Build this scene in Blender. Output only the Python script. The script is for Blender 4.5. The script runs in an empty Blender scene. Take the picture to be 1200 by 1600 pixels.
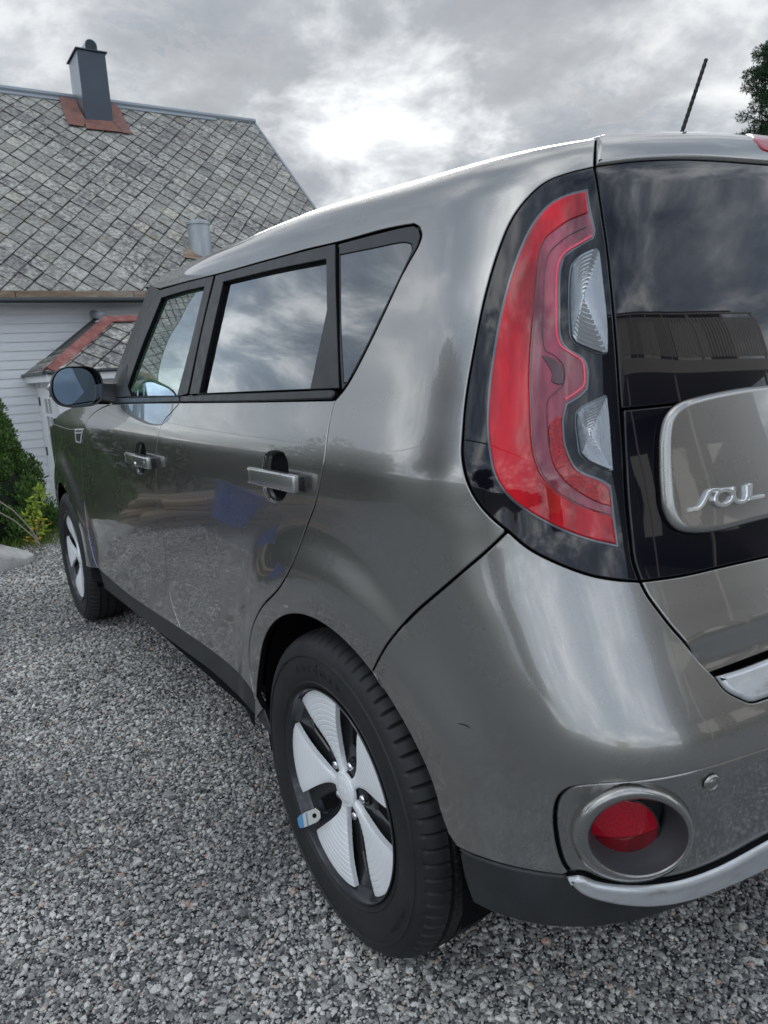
import bpy, bmesh, math, random
import numpy as np
from mathutils import Vector, Matrix, Euler
from mathutils.geometry import delaunay_2d_cdt
random.seed(7); RNG=np.random.default_rng(7)
sc=bpy.context.scene
COL=sc.collection

# ---------------- camera ----------------
CAM=np.array([-1.4968,-0.4680,1.1495]); YAW,PIT,ROL,FOC=0.567686,-0.196155,-0.059332,1161.6
def _axes():
    f=np.array([np.sin(YAW)*np.cos(PIT),np.cos(YAW)*np.cos(PIT),np.sin(PIT)])
    r=np.array([np.cos(YAW),-np.sin(YAW),0]); u=np.cross(r,f)
    c,s=np.cos(ROL),np.sin(ROL)
    return f,c*r+s*u,-s*r+c*u
AXF,AXR,AXU=_axes()
cam=bpy.data.cameras.new('camera'); camo=bpy.data.objects.new('camera',cam); COL.objects.link(camo)
cam.sensor_fit='VERTICAL'; cam.sensor_height=36; cam.lens=FOC/1600*36
cam.clip_start=0.02; cam.clip_end=2000
m=Matrix.Identity(4)
for i in range(3):
    m[i][0]=AXR[i]; m[i][1]=AXU[i]; m[i][2]=-AXF[i]; m[i][3]=CAM[i]
camo.matrix_world=m
cam.dof.use_dof=True; cam.dof.focus_distance=1.9; cam.dof.aperture_fstop=9.0
sc.camera=camo

# ---------------- world, sun, exposure ----------------
def ray(px,py): return AXF+(px-600)/FOC*AXR+(800-py)/FOC*AXU
_sd=ray(596,185); _sd/=np.linalg.norm(_sd)
SUN_EL=math.asin(_sd[2]); SUN_AZ=math.atan2(_sd[0],_sd[1])   # azimuth from +y towards +x
world=bpy.data.worlds.new('World'); sc.world=world; world.use_nodes=True
nt=world.node_tree; nt.nodes.clear()
def wn(t,**k):
    n=nt.nodes.new(t)
    for a,b in k.items(): setattr(n,a,b)
    return n
def wl(a,b): nt.links.new(a,b)
def wmath(op,a,b=None,c=None,clamp=False):
    n=wn('ShaderNodeMath',operation=op); n.use_clamp=clamp
    for i,v in enumerate((a,b,c)):
        if v is None: continue
        if isinstance(v,(int,float)): n.inputs[i].default_value=v
        else: wl(v,n.inputs[i])
    return n.outputs[0]
def wramp(fac,stops,interp='LINEAR'):
    n=wn('ShaderNodeValToRGB'); n.color_ramp.interpolation=interp; e=n.color_ramp.elements
    while len(e)<len(stops): e.new(.5)
    for i,(p_,c_) in enumerate(stops): e[i].position=p_; e[i].color=(*c_,1)
    wl(fac,n.inputs[0]); return n.outputs[0]
def wmix(f,a,b,bt='MIX'):
    n=wn('ShaderNodeMix',data_type='RGBA',blend_type=bt)
    if isinstance(f,(int,float)): n.inputs[0].default_value=f
    else: wl(f,n.inputs[0])
    for i,v in ((6,a),(7,b)):
        if isinstance(v,tuple): n.inputs[i].default_value=(*v,1)
        else: wl(v,n.inputs[i])
    return n.outputs[2]
sky=wn('ShaderNodeTexSky',sky_type='NISHITA',sun_disc=False)
sky.sun_elevation=SUN_EL; sky.sun_rotation=SUN_AZ; sky.air_density=1.0; sky.dust_density=1.5
bg1=wn('ShaderNodeBackground'); bg1.inputs[1].default_value=0.10; wl(sky.outputs[0],bg1.inputs[0])
tc=wn('ShaderNodeTexCoord'); sep=wn('ShaderNodeSeparateXYZ'); wl(tc.outputs['Generated'],sep.inputs[0])
zc=wmath('MAXIMUM',sep.outputs[2],0.0); den=wmath('ADD',zc,0.34)
px_=wmath('DIVIDE',sep.outputs[0],den); py_=wmath('DIVIDE',sep.outputs[1],den)
cmb=wn('ShaderNodeCombineXYZ'); wl(px_,cmb.inputs[0]); wl(py_,cmb.inputs[1]); cmb.inputs[2].default_value=1.7
def wnoise(scale,detail,rough,dist=0.0,off=(0,0,0)):
    mp=wn('ShaderNodeMapping'); wl(cmb.outputs[0],mp.inputs[0]); mp.inputs[1].default_value=off
    n=wn('ShaderNodeTexNoise'); wl(mp.outputs[0],n.inputs[0])
    n.inputs['Scale'].default_value=scale; n.inputs['Detail'].default_value=detail
    n.inputs['Roughness'].default_value=rough; n.inputs['Distortion'].default_value=dist
    return n.outputs[0]
n1=wnoise(2.3,10,.56,.15,(2.6,6.3,7)); n2=wnoise(5.2,9,.6,.3,(7.7,5,2.0)); n3=wnoise(1.1,4,.5,.2,(7.4,2.2,1))
# angular nearness to the sun
dt=wn('ShaderNodeVectorMath',operation='DOT_PRODUCT'); wl(tc.outputs['Generated'],dt.inputs[0]); dt.inputs[1].default_value=tuple(_sd)
near=wmath('MAXIMUM',dt.outputs['Value'],0.0)
g1=wmath('POWER',near,52.0); g2=wmath('POWER',near,9.0)
# cloud tone: noise plus thin bright gap round the sun
tone=wmath('ADD',wmath('MULTIPLY',n1,.70),wmath('MULTIPLY',n2,.30))
base=wramp(tone,[(.41,(.088,.106,.132)),(.48,(.130,.150,.178)),(.53,(.200,.218,.242)),(.58,(.335,.350,.366)),(.68,(.475,.48,.482))],'B_SPLINE')
gap=wmath('MULTIPLY',wmath('SUBTRACT',wmath('ADD',wmath('MULTIPLY',g1,.25),tone),.65),2.2,clamp=True)
gap2=wmath('MULTIPLY',gap,wmath('MULTIPLY',wmath('POWER',near,36.0),1.0))
glow=wmath('ADD',wmath('MULTIPLY',g2,.14),wmath('MULTIPLY',gap2,.95))
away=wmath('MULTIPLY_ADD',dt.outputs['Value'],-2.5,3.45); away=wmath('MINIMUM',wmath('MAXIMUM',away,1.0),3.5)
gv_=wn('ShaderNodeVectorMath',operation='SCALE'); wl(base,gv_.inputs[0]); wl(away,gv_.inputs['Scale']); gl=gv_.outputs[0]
addc=wn('ShaderNodeMix',data_type='RGBA',blend_type='ADD'); addc.inputs[0].default_value=1.0
gcol=wn('ShaderNodeVectorMath',operation='SCALE'); gcol.inputs[0].default_value=(1.0,.985,.95); wl(glow,gcol.inputs['Scale'])
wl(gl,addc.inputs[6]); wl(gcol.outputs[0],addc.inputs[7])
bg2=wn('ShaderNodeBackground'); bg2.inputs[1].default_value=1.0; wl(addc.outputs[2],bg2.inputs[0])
# openings in the cloud deck where clear sky shows
cover=wramp(wmath('ADD',wmath('MULTIPLY',n3,.55),wmath('MULTIPLY',n2,.45)),[(.36,(.25,.25,.25)),(.50,(1,1,1))])
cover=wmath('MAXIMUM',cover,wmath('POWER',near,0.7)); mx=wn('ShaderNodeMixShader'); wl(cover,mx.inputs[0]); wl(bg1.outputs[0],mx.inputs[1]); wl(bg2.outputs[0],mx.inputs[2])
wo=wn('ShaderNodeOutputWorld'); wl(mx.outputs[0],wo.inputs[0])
sun=bpy.data.lights.new('sun','SUN'); sun.energy=0.9; sun.angle=math.radians(30); sun.color=(1,.96,.9)
suno=bpy.data.objects.new('sun',sun); COL.objects.link(suno)
suno.rotation_euler=Vector(_sd).to_track_quat('Z','Y').to_euler(); suno.location=(6,8,8)
sc.view_settings.view_transform='Standard'; sc.view_settings.look='None'; sc.view_settings.exposure=0.85; sc.view_settings.gamma=1
sc.view_settings.use_curve_mapping=False
sc.cycles.use_denoising=True
sc.cycles.max_bounces=10; sc.cycles.transparent_max_bounces=12; sc.cycles.sample_clamp_indirect=6

# ---------------- naming helpers ----------------
def tag(o,label=None,cat=None,group=None,kind=None):
    for k,v in (('label',label),('category',cat),('group',group),('kind',kind)):
        if v: o[k]=v
    return o
def empty(name,loc=(0,0,0),parent=None):
    o=bpy.data.objects.new(name,None); COL.objects.link(o); o.location=loc; o.empty_display_size=.1
    if parent: o.parent=parent
    return o
def link(name,me,mat=None,parent=None,loc=None):
    o=bpy.data.objects.new(name,me); COL.objects.link(o)
    if mat is not None and len(me.materials)==0: me.materials.append(mat)
    if parent is not None: o.parent=parent
    if loc is not None: o.location=loc
    return o
def mesh(name,V,F,smooth=False,normals=None):
    me=bpy.data.meshes.new(name); me.from_pydata([tuple(map(float,v)) for v in V],[],[tuple(map(int,f)) for f in F])
    if smooth: me.polygons.foreach_set('use_smooth',[True]*len(me.polygons))
    me.update()
    if normals is not None: me.normals_split_custom_set_from_vertices([tuple(map(float,n)) for n in normals])
    return me
class MB:
    def __init__(s): s.V=[];s.F=[]
    def add(s,V,F):
        o=len(s.V); s.V+= [tuple(v) for v in V]; s.F+=[tuple(i+o for i in f) for f in F]; return s
    def box(s,c,d,M=None):
        x,y,z=[k/2 for k in d]
        V=[Vector((i*x,j*y,k*z)) for i in (-1,1) for j in (-1,1) for k in (-1,1)]
        if M is not None: V=[M@v for v in V]
        V=[v+Vector(c) for v in V]
        return s.add(V,[(0,1,3,2),(4,6,7,5),(0,4,5,1),(2,3,7,6),(0,2,6,4),(1,5,7,3)])
    def prism(s,pts,d):   # polygon pts (3D list) extruded by vector d
        n=len(pts); V=[Vector(p) for p in pts]+[Vector(p)+Vector(d) for p in pts]
        return s.add(V,[tuple(range(n-1,-1,-1)),tuple(range(n,2*n))]+[(i,(i+1)%n,n+(i+1)%n,n+i) for i in range(n)])
    def tube(s,pts,r,n=8,cap=True):
        pts=[Vector(p) for p in pts]; rs=r if isinstance(r,(list,tuple)) else [r]*len(pts)
        V=[];F=[]
        up=Vector((0,0,1))
        for i,p in enumerate(pts):
            t=(pts[min(i+1,len(pts)-1)]-pts[max(i-1,0)]).normalized()
            a=t.cross(up)
            if a.length<1e-3: a=t.cross(Vector((1,0,0)))
            a.normalize(); b=a.cross(t)
            for k in range(n):
                q=2*math.pi*k/n; V.append(p+(a*math.cos(q)+b*math.sin(q))*rs[i])
        for i in range(len(pts)-1):
            for k in range(n): F.append((i*n+k,i*n+(k+1)%n,(i+1)*n+(k+1)%n,(i+1)*n+k))
        if cap: F.append(tuple(range(n-1,-1,-1))); F.append(tuple((len(pts)-1)*n+k for k in range(n)))
        return s.add(V,F)
    def build(s,name,mat,parent=None,smooth=False,bevel=0,seg=2,loc=None,auto=False):
        me=mesh(name,s.V,s.F,smooth)
        bm=bmesh.new(); bm.from_mesh(me); bmesh.ops.recalc_face_normals(bm,faces=bm.faces)
        if bevel:
            bmesh.ops.bevel(bm,geom=[e for e in bm.edges if e.is_manifold and e.calc_face_angle(0)>.5],offset=bevel,segments=seg,affect='EDGES',clamp_overlap=True,profile=.5)
        if auto:
            for f in bm.faces: f.smooth=True
            for e in bm.edges: e.smooth=not (e.is_manifold and e.calc_face_angle(0)>.6)
        bm.to_mesh(me); bm.free()
        return link(name,me,mat,parent,loc)

# ---------------- materials ----------------
def pmat(name,col,rough=.5,metal=0,coat=0,coatr=.03,spec=.5,**k):
    m_=bpy.data.materials.new(name); m_.use_nodes=True; b=m_.node_tree.nodes['Principled BSDF']
    b.inputs['Base Color'].default_value=(*col,1); b.inputs['Roughness'].default_value=rough
    b.inputs['Metallic'].default_value=metal; b.inputs['Coat Weight'].default_value=coat
    b.inputs['Coat Roughness'].default_value=coatr; b.inputs['Specular IOR Level'].default_value=spec
    for a,v in k.items(): b.inputs[a.replace('_',' ')].default_value=v
    return m_
class NT:
    def __init__(s,m_): s.t=m_.node_tree; s.b=s.t.nodes['Principled BSDF']
    def n(s,t,**k):
        n=s.t.nodes.new(t)
        for a,b in k.items(): setattr(n,a,b)
        return n
    def l(s,a,b): s.t.links.new(a,b)
    def noise(s,scale,detail=4,rough=.55,co='Object',vec=None,dist=0):
        n=s.n('ShaderNodeTexNoise'); n.inputs['Scale'].default_value=scale; n.inputs['Detail'].default_value=detail
        n.inputs['Roughness'].default_value=rough; n.inputs['Distortion'].default_value=dist
        if vec is None: c=s.n('ShaderNodeTexCoord'); vec=c.outputs[co]
        s.l(vec,n.inputs[0]); return n.outputs[0]
    def scaled(s,sx,sy,sz,co='Object'):
        c=s.n('ShaderNodeTexCoord'); mp=s.n('ShaderNodeMapping'); mp.inputs[3].default_value=(sx,sy,sz); s.l(c.outputs[co],mp.inputs[0]); return mp.outputs[0]
    def ramp(s,f,stops,interp='LINEAR'):
        n=s.n('ShaderNodeValToRGB'); n.color_ramp.interpolation=interp; e=n.color_ramp.elements
        while len(e)<len(stops): e.new(.5)
        for i,(p_,c_) in enumerate(stops): e[i].position=p_; e[i].color=(*c_,1) if len(c_)==3 else c_
        s.l(f,n.inputs[0]); return n.outputs[0]
    def mix(s,f,a,b,bt='MIX'):
        n=s.n('ShaderNodeMix',data_type='RGBA',blend_type=bt)
        for i,v in ((0,f),(6,a),(7,b)):
            if isinstance(v,(int,float)): n.inputs[i].default_value=v
            elif isinstance(v,tuple): n.inputs[i].default_value=(*v,1)
            else: s.l(v,n.inputs[i])
        return n.outputs[2]
    def math(s,op,a,b=0,clamp=False):
        n=s.n('ShaderNodeMath',operation=op); n.use_clamp=clamp
        for i,v in enumerate((a,b)):
            if isinstance(v,(int,float)): n.inputs[i].default_value=v
            else: s.l(v,n.inputs[i])
        return n.outputs[0]
    def bump(s,h,strength=.3,dist=.002):
        n=s.n('ShaderNodeBump'); n.inputs['Strength'].default_value=strength; n.inputs['Distance'].default_value=dist
        s.l(h,n.inputs['Height']); s.l(n.outputs[0],s.b.inputs['Normal'])
    def col(s,c): s.l(c,s.b.inputs['Base Color'])
    def rough(s,c): s.l(c,s.b.inputs['Roughness'])
    def rnd(s): return s.n('ShaderNodeObjectInfo').outputs['Random']
M={}
def paint(name,col):
    m_=pmat(name,col,.34,.72,1.0,.012,Coat_IOR=1.6); t=NT(m_)
    f=t.noise(900,2,.6); ct=t.n('ShaderNodeTexCoord'); sz_=t.n('ShaderNodeSeparateXYZ'); t.l(ct.outputs['Object'],sz_.inputs[0])
    low=t.ramp(sz_.outputs[2],[(.30,(1,1,1)),(.62,(0,0,0))]); dn=t.ramp(t.noise(24,9,.75),[(.46,(0,0,0)),(.68,(1,1,1))]); dirt=t.math('MULTIPLY',t.math('MULTIPLY',dn,low),.55)
    t.col(t.mix(dirt,t.mix(f,tuple(c*.82 for c in col),tuple(min(1,c*1.2) for c in col)),(.17,.15,.125)))
    t.l(t.math('SUBTRACT',.90,t.math('MULTIPLY',dirt,.8)),t.b.inputs['Metallic']); t.l(t.math('SUBTRACT',1.0,t.math('MULTIPLY',dirt,.6)),t.b.inputs['Coat Weight'])
    # faint dust and wash film changes the gloss a little
    d=t.noise(2.2,6,.6); t.rough(t.ramp(d,[(.35,(.25,)*3),(.7,(.31,)*3)]))
    d2=t.ramp(t.noise(5,8,.7),[(.45,(.008,)*3),(.8,(.05,)*3)]); t.l(d2,t.b.inputs['Coat Roughness'])
    return m_
M['paint']=paint('grey_metallic_paint',(.335,.326,.310))
M['gloss_black']=pmat('gloss_black',(.006,.006,.010),.12,0,1,.01,spec=.05)
M['gap']=pmat('dark_inner_shell',(.006,.006,.007),.9,spec=.1)
m_=pmat('satin_window_frame',(.032,.034,.037),.34,.25); t=NT(m_); t.rough(t.ramp(t.noise(30,4,.6),[(.3,(.28,)*3),(.7,(.42,)*3)])); M['frame']=m_
m_=pmat('black_plastic',(.020,.021,.023),.5,0); t=NT(m_); t.bump(t.noise(700,3),.25,.0006); d=t.noise(5,7,.65); t.col(t.ramp(d,[(.35,(.014,.015,.016)),(.75,(.042,.043,.044))])); M['plastic']=m_
m_=pmat('tyre_rubber',(.017,.017,.018),.62); t=NT(m_); d=t.noise(14,8,.7); t.col(t.ramp(d,[(.35,(.008,.008,.009)),(.62,(.017,.017,.018)),(.8,(.045,.042,.038))])); t.bump(t.noise(350,3),.2,.0006); M['rubber']=m_
M['chrome']=pmat('chrome',(.82,.83,.85),.08,1)
M['wheel_silver']=pmat('machined_silver',(.90,.91,.92),.42,.1,.6,.08)
m_=pmat('wheel_dark',(.028,.03,.034),.34,.3,.5,.08); M['wheel_dark']=m_
m_=pmat('silver_trim',(.60,.61,.62),.36,.55,.4,.1); t=NT(m_); d=t.noise(18,9,.72,vec=t.scaled(1,1,3)); t.col(t.ramp(d,[(.38,(.66,.67,.68)),(.58,(.56,.57,.58)),(.75,(.33,.32,.29))])); M['trim_and_skylit_step']=m_
M['handle']=pmat('handle_paint',(.50,.50,.49),.26,.85,1,.02)
# glass: thin tinted sheet, transparent plus mirror reflection by angle
def glass(name,tint,boost=1.0,ior=1.52):
    m_=bpy.data.materials.new(name); m_.use_nodes=True; t=m_.node_tree; t.nodes.clear()
    tr=t.nodes.new('ShaderNodeBsdfTransparent'); tr.inputs[0].default_value=(*tint,1)
    gl=t.nodes.new('ShaderNodeBsdfGlossy'); gl.inputs['Roughness'].default_value=.004; gl.inputs[0].default_value=(.95,.98,1,1)
    fr=t.nodes.new('ShaderNodeFresnel'); fr.inputs[0].default_value=ior
    mu=t.nodes.new('ShaderNodeMath'); mu.operation='MULTIPLY'; mu.inputs[1].default_value=boost; mu.use_clamp=True
    mx=t.nodes.new('ShaderNodeMixShader'); o=t.nodes.new('ShaderNodeOutputMaterial')
    t.links.new(fr.outputs[0],mu.inputs[0]); t.links.new(mu.outputs[0],mx.inputs[0]); t.links.new(tr.outputs[0],mx.inputs[1]); t.links.new(gl.outputs[0],mx.inputs[2]); t.links.new(mx.outputs[0],o.inputs[0])
    return m_
M['glass_dark']=glass('privacy_glass',(.035,.04,.045),2.9)
M['glass_green']=glass('green_tinted_glass',(.40,.56,.50),2.7)
M['glass_clear']=glass('clear_glass',(.7,.78,.75),1.6)
# ---------- car body surface: P(a, v); a runs round the car from the tailgate centre, v is roughly height ----------
_V=np.arange(0.10,1.66,0.002)
def _curve(pts,sig=0.014):
    k=np.array(pts); y=np.interp(_V,k[:,0],k[:,1])
    n=int(4*sig/0.002); g=np.exp(-0.5*(np.arange(-n,n+1)*0.002/sig)**2); g/=g.sum()
    yp=np.concatenate([2*y[0]-y[n:0:-1],y,2*y[-1]-y[-2:-n-2:-1]])
    y=np.convolve(yp,g,'valid')
    return lambda v: np.interp(v,_V,y)
HX=_curve([(.10,.78),(.18,.835),(.25,.868),(.30,.880),(.40,.876),(.50,.874),(.60,.883),(.80,.893),(.92,.896),(.985,.892),(1.0,.888),(1.08,.862),(1.2,.830),(1.3,.800),(1.40,.768),(1.47,.742),(1.52,.705),(1.55,.670),(1.58,.62),(1.62,.53),(1.66,.44)])
ZC=_curve([(.10,.10),(1.44,1.44),(1.49,1.482),(1.53,1.505),(1.57,1.514),(1.62,1.520),(1.66,1.524)],.010)
YR=_curve([(.10,.17),(.2,.13),(.27,.09),(.33,.068),(.42,.046),(.52,.026),(.60,.014),(.645,.022),(.69,.048),(.76,.085),(.84,.120),(.90,.140),(1.0,.160),(1.2,.205),(1.35,.245),(1.45,.275),(1.50,.305),(1.54,.35),(1.57,.42),(1.61,.54),(1.66,.70)])
YF=_curve([(.10,4.0),(.2,4.06),(.3,4.10),(.5,4.12),(.7,4.09),(.9,4.00),(1.0,3.92),(1.08,3.8),(1.66,3.0)])
RR=_curve([(.10,.30),(.5,.29),(.62,.29),(.70,.305),(.80,.345),(.88,.37),(.94,.37),(1.05,.33),(1.2,.29),(1.4,.265),(1.5,.28),(1.66,.34)])
LA,LC=0.62,0.36
def sstep(x,a,b):
    t=np.clip((x-a)/(b-a),0,1); return t*t*t*(t*(6*t-15)+10)
def _bez(t):
    # quartic corner, G2 at both ends: returns (u toward side, w toward front) in 0..1
    c=(1-t); b=[c**4,4*c**3*t,6*c*c*t*t,4*c*t**3,t**4]
    u=b[1]*.5+b[2]*1+b[3]*1+b[4]; w=b[2]*0+b[3]*.5+b[4]
    return u,w
AF=3.95
def P(a,v):
    a=np.asarray(a,float); v=np.asarray(v,float)
    hx=HX(v); yr=YR(v); R=RR(v); yf=YF(v)
    t=np.clip(a/LC,0,1); u,w=_bez(t)
    x=np.where(a<0,-(hx-R)*(1+a/LA),-(hx-R)-R*u)
    y=np.where(a<0,yr,yr+R*w)
    ye=yr+R
    Rf=.42
    side=ye+(a-LC)*( (yf-Rf-ye)/(AF-LC-.42) )
    y=np.where(a>LC,side,y)
    af=AF-.42; tf=np.clip((a-af)/.5,0,1); uf,wf=_bez(1-tf)
    x=np.where(a>af,-(hx-Rf)-Rf*uf,x); y=np.where(a>af,(yf-Rf)+Rf*(1-wf),y)
    x=np.where(a>af+.5,-(hx-Rf)*(1-(a-af-.5)/.47),x)
    # second (right) rear corner for a < -2 LA
    m=-2*LA-a; t2=np.clip(m/LC,0,1); u2,w2=_bez(t2)
    x=np.where(m>0,(hx-R)+R*u2,x); y=np.where(m>0,yr+R*w2,y)
    y=np.where(m>LC,ye+(m-LC)*((yf-Rf-ye)/(AF-LC-.42)),y)
    # plan bow at both ends, taper of the sides
    q=x/.88
    y=y+.075*q*q*np.clip(1-(y/2.2),0,1)-.12*q*q*sstep(y,3.2,4.1)
    s=np.clip((1.9-y)/1.9,0,1); x=x*(1-.045*s*s)
    s=np.clip((y-2.5)/1.6,0,1); x=x*(1-.07*s*s)
    # crown of the roof edge
    z=ZC(v)-sstep(v,1.15,1.55)*.062*(np.abs(x)/.72)**2
    # falling roof line to the rear and to the windscreen
    z=z+ sstep(v,1.1,1.5)*(.035*sstep(y,.3,1.3)-.05*sstep(y,1.9,3.0))
    # wheel arch flares
    for wy in (.73,3.30):
        rho=np.hypot(y-wy,v-.326)
        f=.026*(1-sstep(rho,.40,.56))*sstep(np.abs(x),.6,.8)
        x=x+np.sign(x)*f
    return np.stack([x,y,z],-1)
def N(a,v,h=.004):
    da=P(np.asarray(a)+h,v)-P(np.asarray(a)-h,v); dv=P(a,np.asarray(v)+h)-P(a,np.asarray(v)-h)
    n=np.cross(dv,da); n/=np.linalg.norm(n,axis=-1,keepdims=True)+1e-12
    return n
def proj(X):
    d=np.asarray(X,float)-CAM; z=d@AXF
    return np.stack([600+FOC*(d@AXR)/z,800-FOC*(d@AXU)/z],-1)
def on(px,py,ax,val):
    d=ray(px,py); return CAM+d*(val-CAM[ax])/d[ax]
# ---------- panel builder ----------
_G=None
def uvs(pts,start=None):
    global _G
    pts=np.asarray(pts,float)
    if _G is None:
        ga,gv=np.meshgrid(np.arange(-.70,3.9,.03),np.arange(.14,1.62,.03),indexing='ij')
        Q=P(ga,gv); n=N(ga,gv); pr=proj(Q); pr[((Q-CAM)*n).sum(-1)>0]=1e6
        _G=(ga.ravel(),gv.ravel(),pr.reshape(-1,2))
    d=np.hypot(_G[2][None,:,0]-pts[:,0:1],_G[2][None,:,1]-pts[:,1:2]); i=d.argmin(1)
    s=np.stack([_G[0][i],_G[1][i]],-1); h=1e-4
    for _ in range(22):
        a,v=s[:,0],s[:,1]
        r=proj(P(a,v))-pts
        Ja=(proj(P(a+h,v))-proj(P(a-h,v)))/(2*h); Jv=(proj(P(a,v+h))-proj(P(a,v-h)))/(2*h)
        aa=(Ja*Ja).sum(-1)+1; bb=(Jv*Jv).sum(-1)+1; ab=(Ja*Jv).sum(-1)
        ra=(Ja*r).sum(-1); rv=(Jv*r).sum(-1); D=aa*bb-ab*ab
        st=-np.stack([(bb*ra-ab*rv)/D,(aa*rv-ab*ra)/D],-1)
        m=np.abs(st).max(-1,keepdims=True); st*=np.minimum(1,.05/np.maximum(m,1e-9))
        s=s+st
    e=np.hypot(*(proj(P(s[:,0],s[:,1]))-pts).T)
    if e.max()>2: print('UV residual',round(float(e.max()),1),'at',pts[e.argmax()])
    return s
def smooth_poly(pts,step=5.0,corner=38,closed=True,mark=()):
    """Catmull-Rom through pts; points with a sharp turn stay corners."""
    p=[np.array(q[:2],float) for q in pts]; n=len(p); cor=[]
    for i in range(n):
        a=p[i]-p[i-1]; b=p[(i+1)%n]-p[i]
        ang=abs(math.degrees(math.atan2(a[0]*b[1]-a[1]*b[0],a@b)))
        cor.append(ang>corner or i in mark or (not closed and i in (0,n-1)))
    out=[]
    for i in range(n if closed else n-1):
        p1,p2=p[i],p[(i+1)%n]
        p0=p[i-1] if not cor[i] else 2*p1-p2
        p3=p[(i+2)%n] if not cor[(i+1)%n] else 2*p2-p1
        L=np.linalg.norm(p2-p1); k=max(1,int(round(L/step)))
        # centripetal tangents
        def tl(a,b): return max(np.linalg.norm(a-b)**.5,1e-6)
        t0,t1,t2=tl(p0,p1),tl(p1,p2),tl(p2,p3)
        m1=(p2-p1)+t1*((p1-p0)/t0-(p2-p0)/(t0+t1)); m2=(p2-p1)+t1*((p3-p2)/t2-(p3-p1)/(t1+t2))
        for j in range(k):
            t=j/k; out.append((2*t**3-3*t*t+1)*p1+(t**3-2*t*t+t)*m1+(-2*t**3+3*t*t)*p2+(t**3-t*t)*m2)
    if not closed: out.append(p[-1])
    return np.array(out)
def inside(poly,q):
    x,y=q[:,0][:,None],q[:,1][:,None]; a=poly; b=np.roll(poly,-1,0)
    c=((a[:,1]>y)!=(b[:,1]>y))&(x<(b[:,0]-a[:,0])*(y-a[:,1])/(b[:,1]-a[:,1]+1e-15)+a[:,0])
    return c.sum(1)%2==1
def segdist(poly,q):
    out=np.full(len(q),1e9)
    a=poly; b=np.roll(poly,-1,0); ab=b-a; L=(ab**2).sum(1)+1e-12
    for i in range(0,len(q),2000):
        d=q[i:i+2000,None,:]-a[None]; t=np.clip((d*ab).sum(-1)/L,0,1)
        out[i:i+2000]=np.sqrt((((d-t[...,None]*ab))**2).sum(-1)).min(1)
    return out
def resample(poly,step):
    b=np.roll(poly,-1,0); out=[]
    for p,q in zip(poly,b):
        k=max(1,int(math.ceil(np.linalg.norm(q-p)/step)))
        for j in range(k): out.append(p+(q-p)*j/k)
    out=np.array(out); keep=[0]
    for i in range(1,len(out)):
        if np.linalg.norm(out[i]-out[keep[-1]])>step*.25: keep.append(i)
    return out[keep]
def area(p): q=np.roll(p,-1,0); return .5*(p[:,0]*q[:,1]-q[:,0]*p[:,1]).sum()
def inset(poly,d):
    """offset of a CCW loop towards its inside"""
    a=poly-np.roll(poly,1,0); b=np.roll(poly,-1,0)-poly
    na=np.stack([-a[:,1],a[:,0]],-1); nb=np.stack([-b[:,1],b[:,0]],-1)
    na/=np.linalg.norm(na,axis=1,keepdims=True)+1e-12; nb/=np.linalg.norm(nb,axis=1,keepdims=True)+1e-12
    n=na+nb; l=(n**2).sum(1,keepdims=True); n=n/np.maximum(l,.6)*2
    return poly+n*d
PXD=lambda *p: ('px',list(p))
def outline(spec,step=.011,corner=38,mark=()):
    kind,pts=spec
    if kind=='px': s=uvs(smooth_poly(pts,4.0,corner,True,mark))
    else: s=smooth_poly(pts,.012,corner,True,mark)
    s=resample(s,step)
    if area(s)<0: s=s[::-1].copy()
    return s
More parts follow.
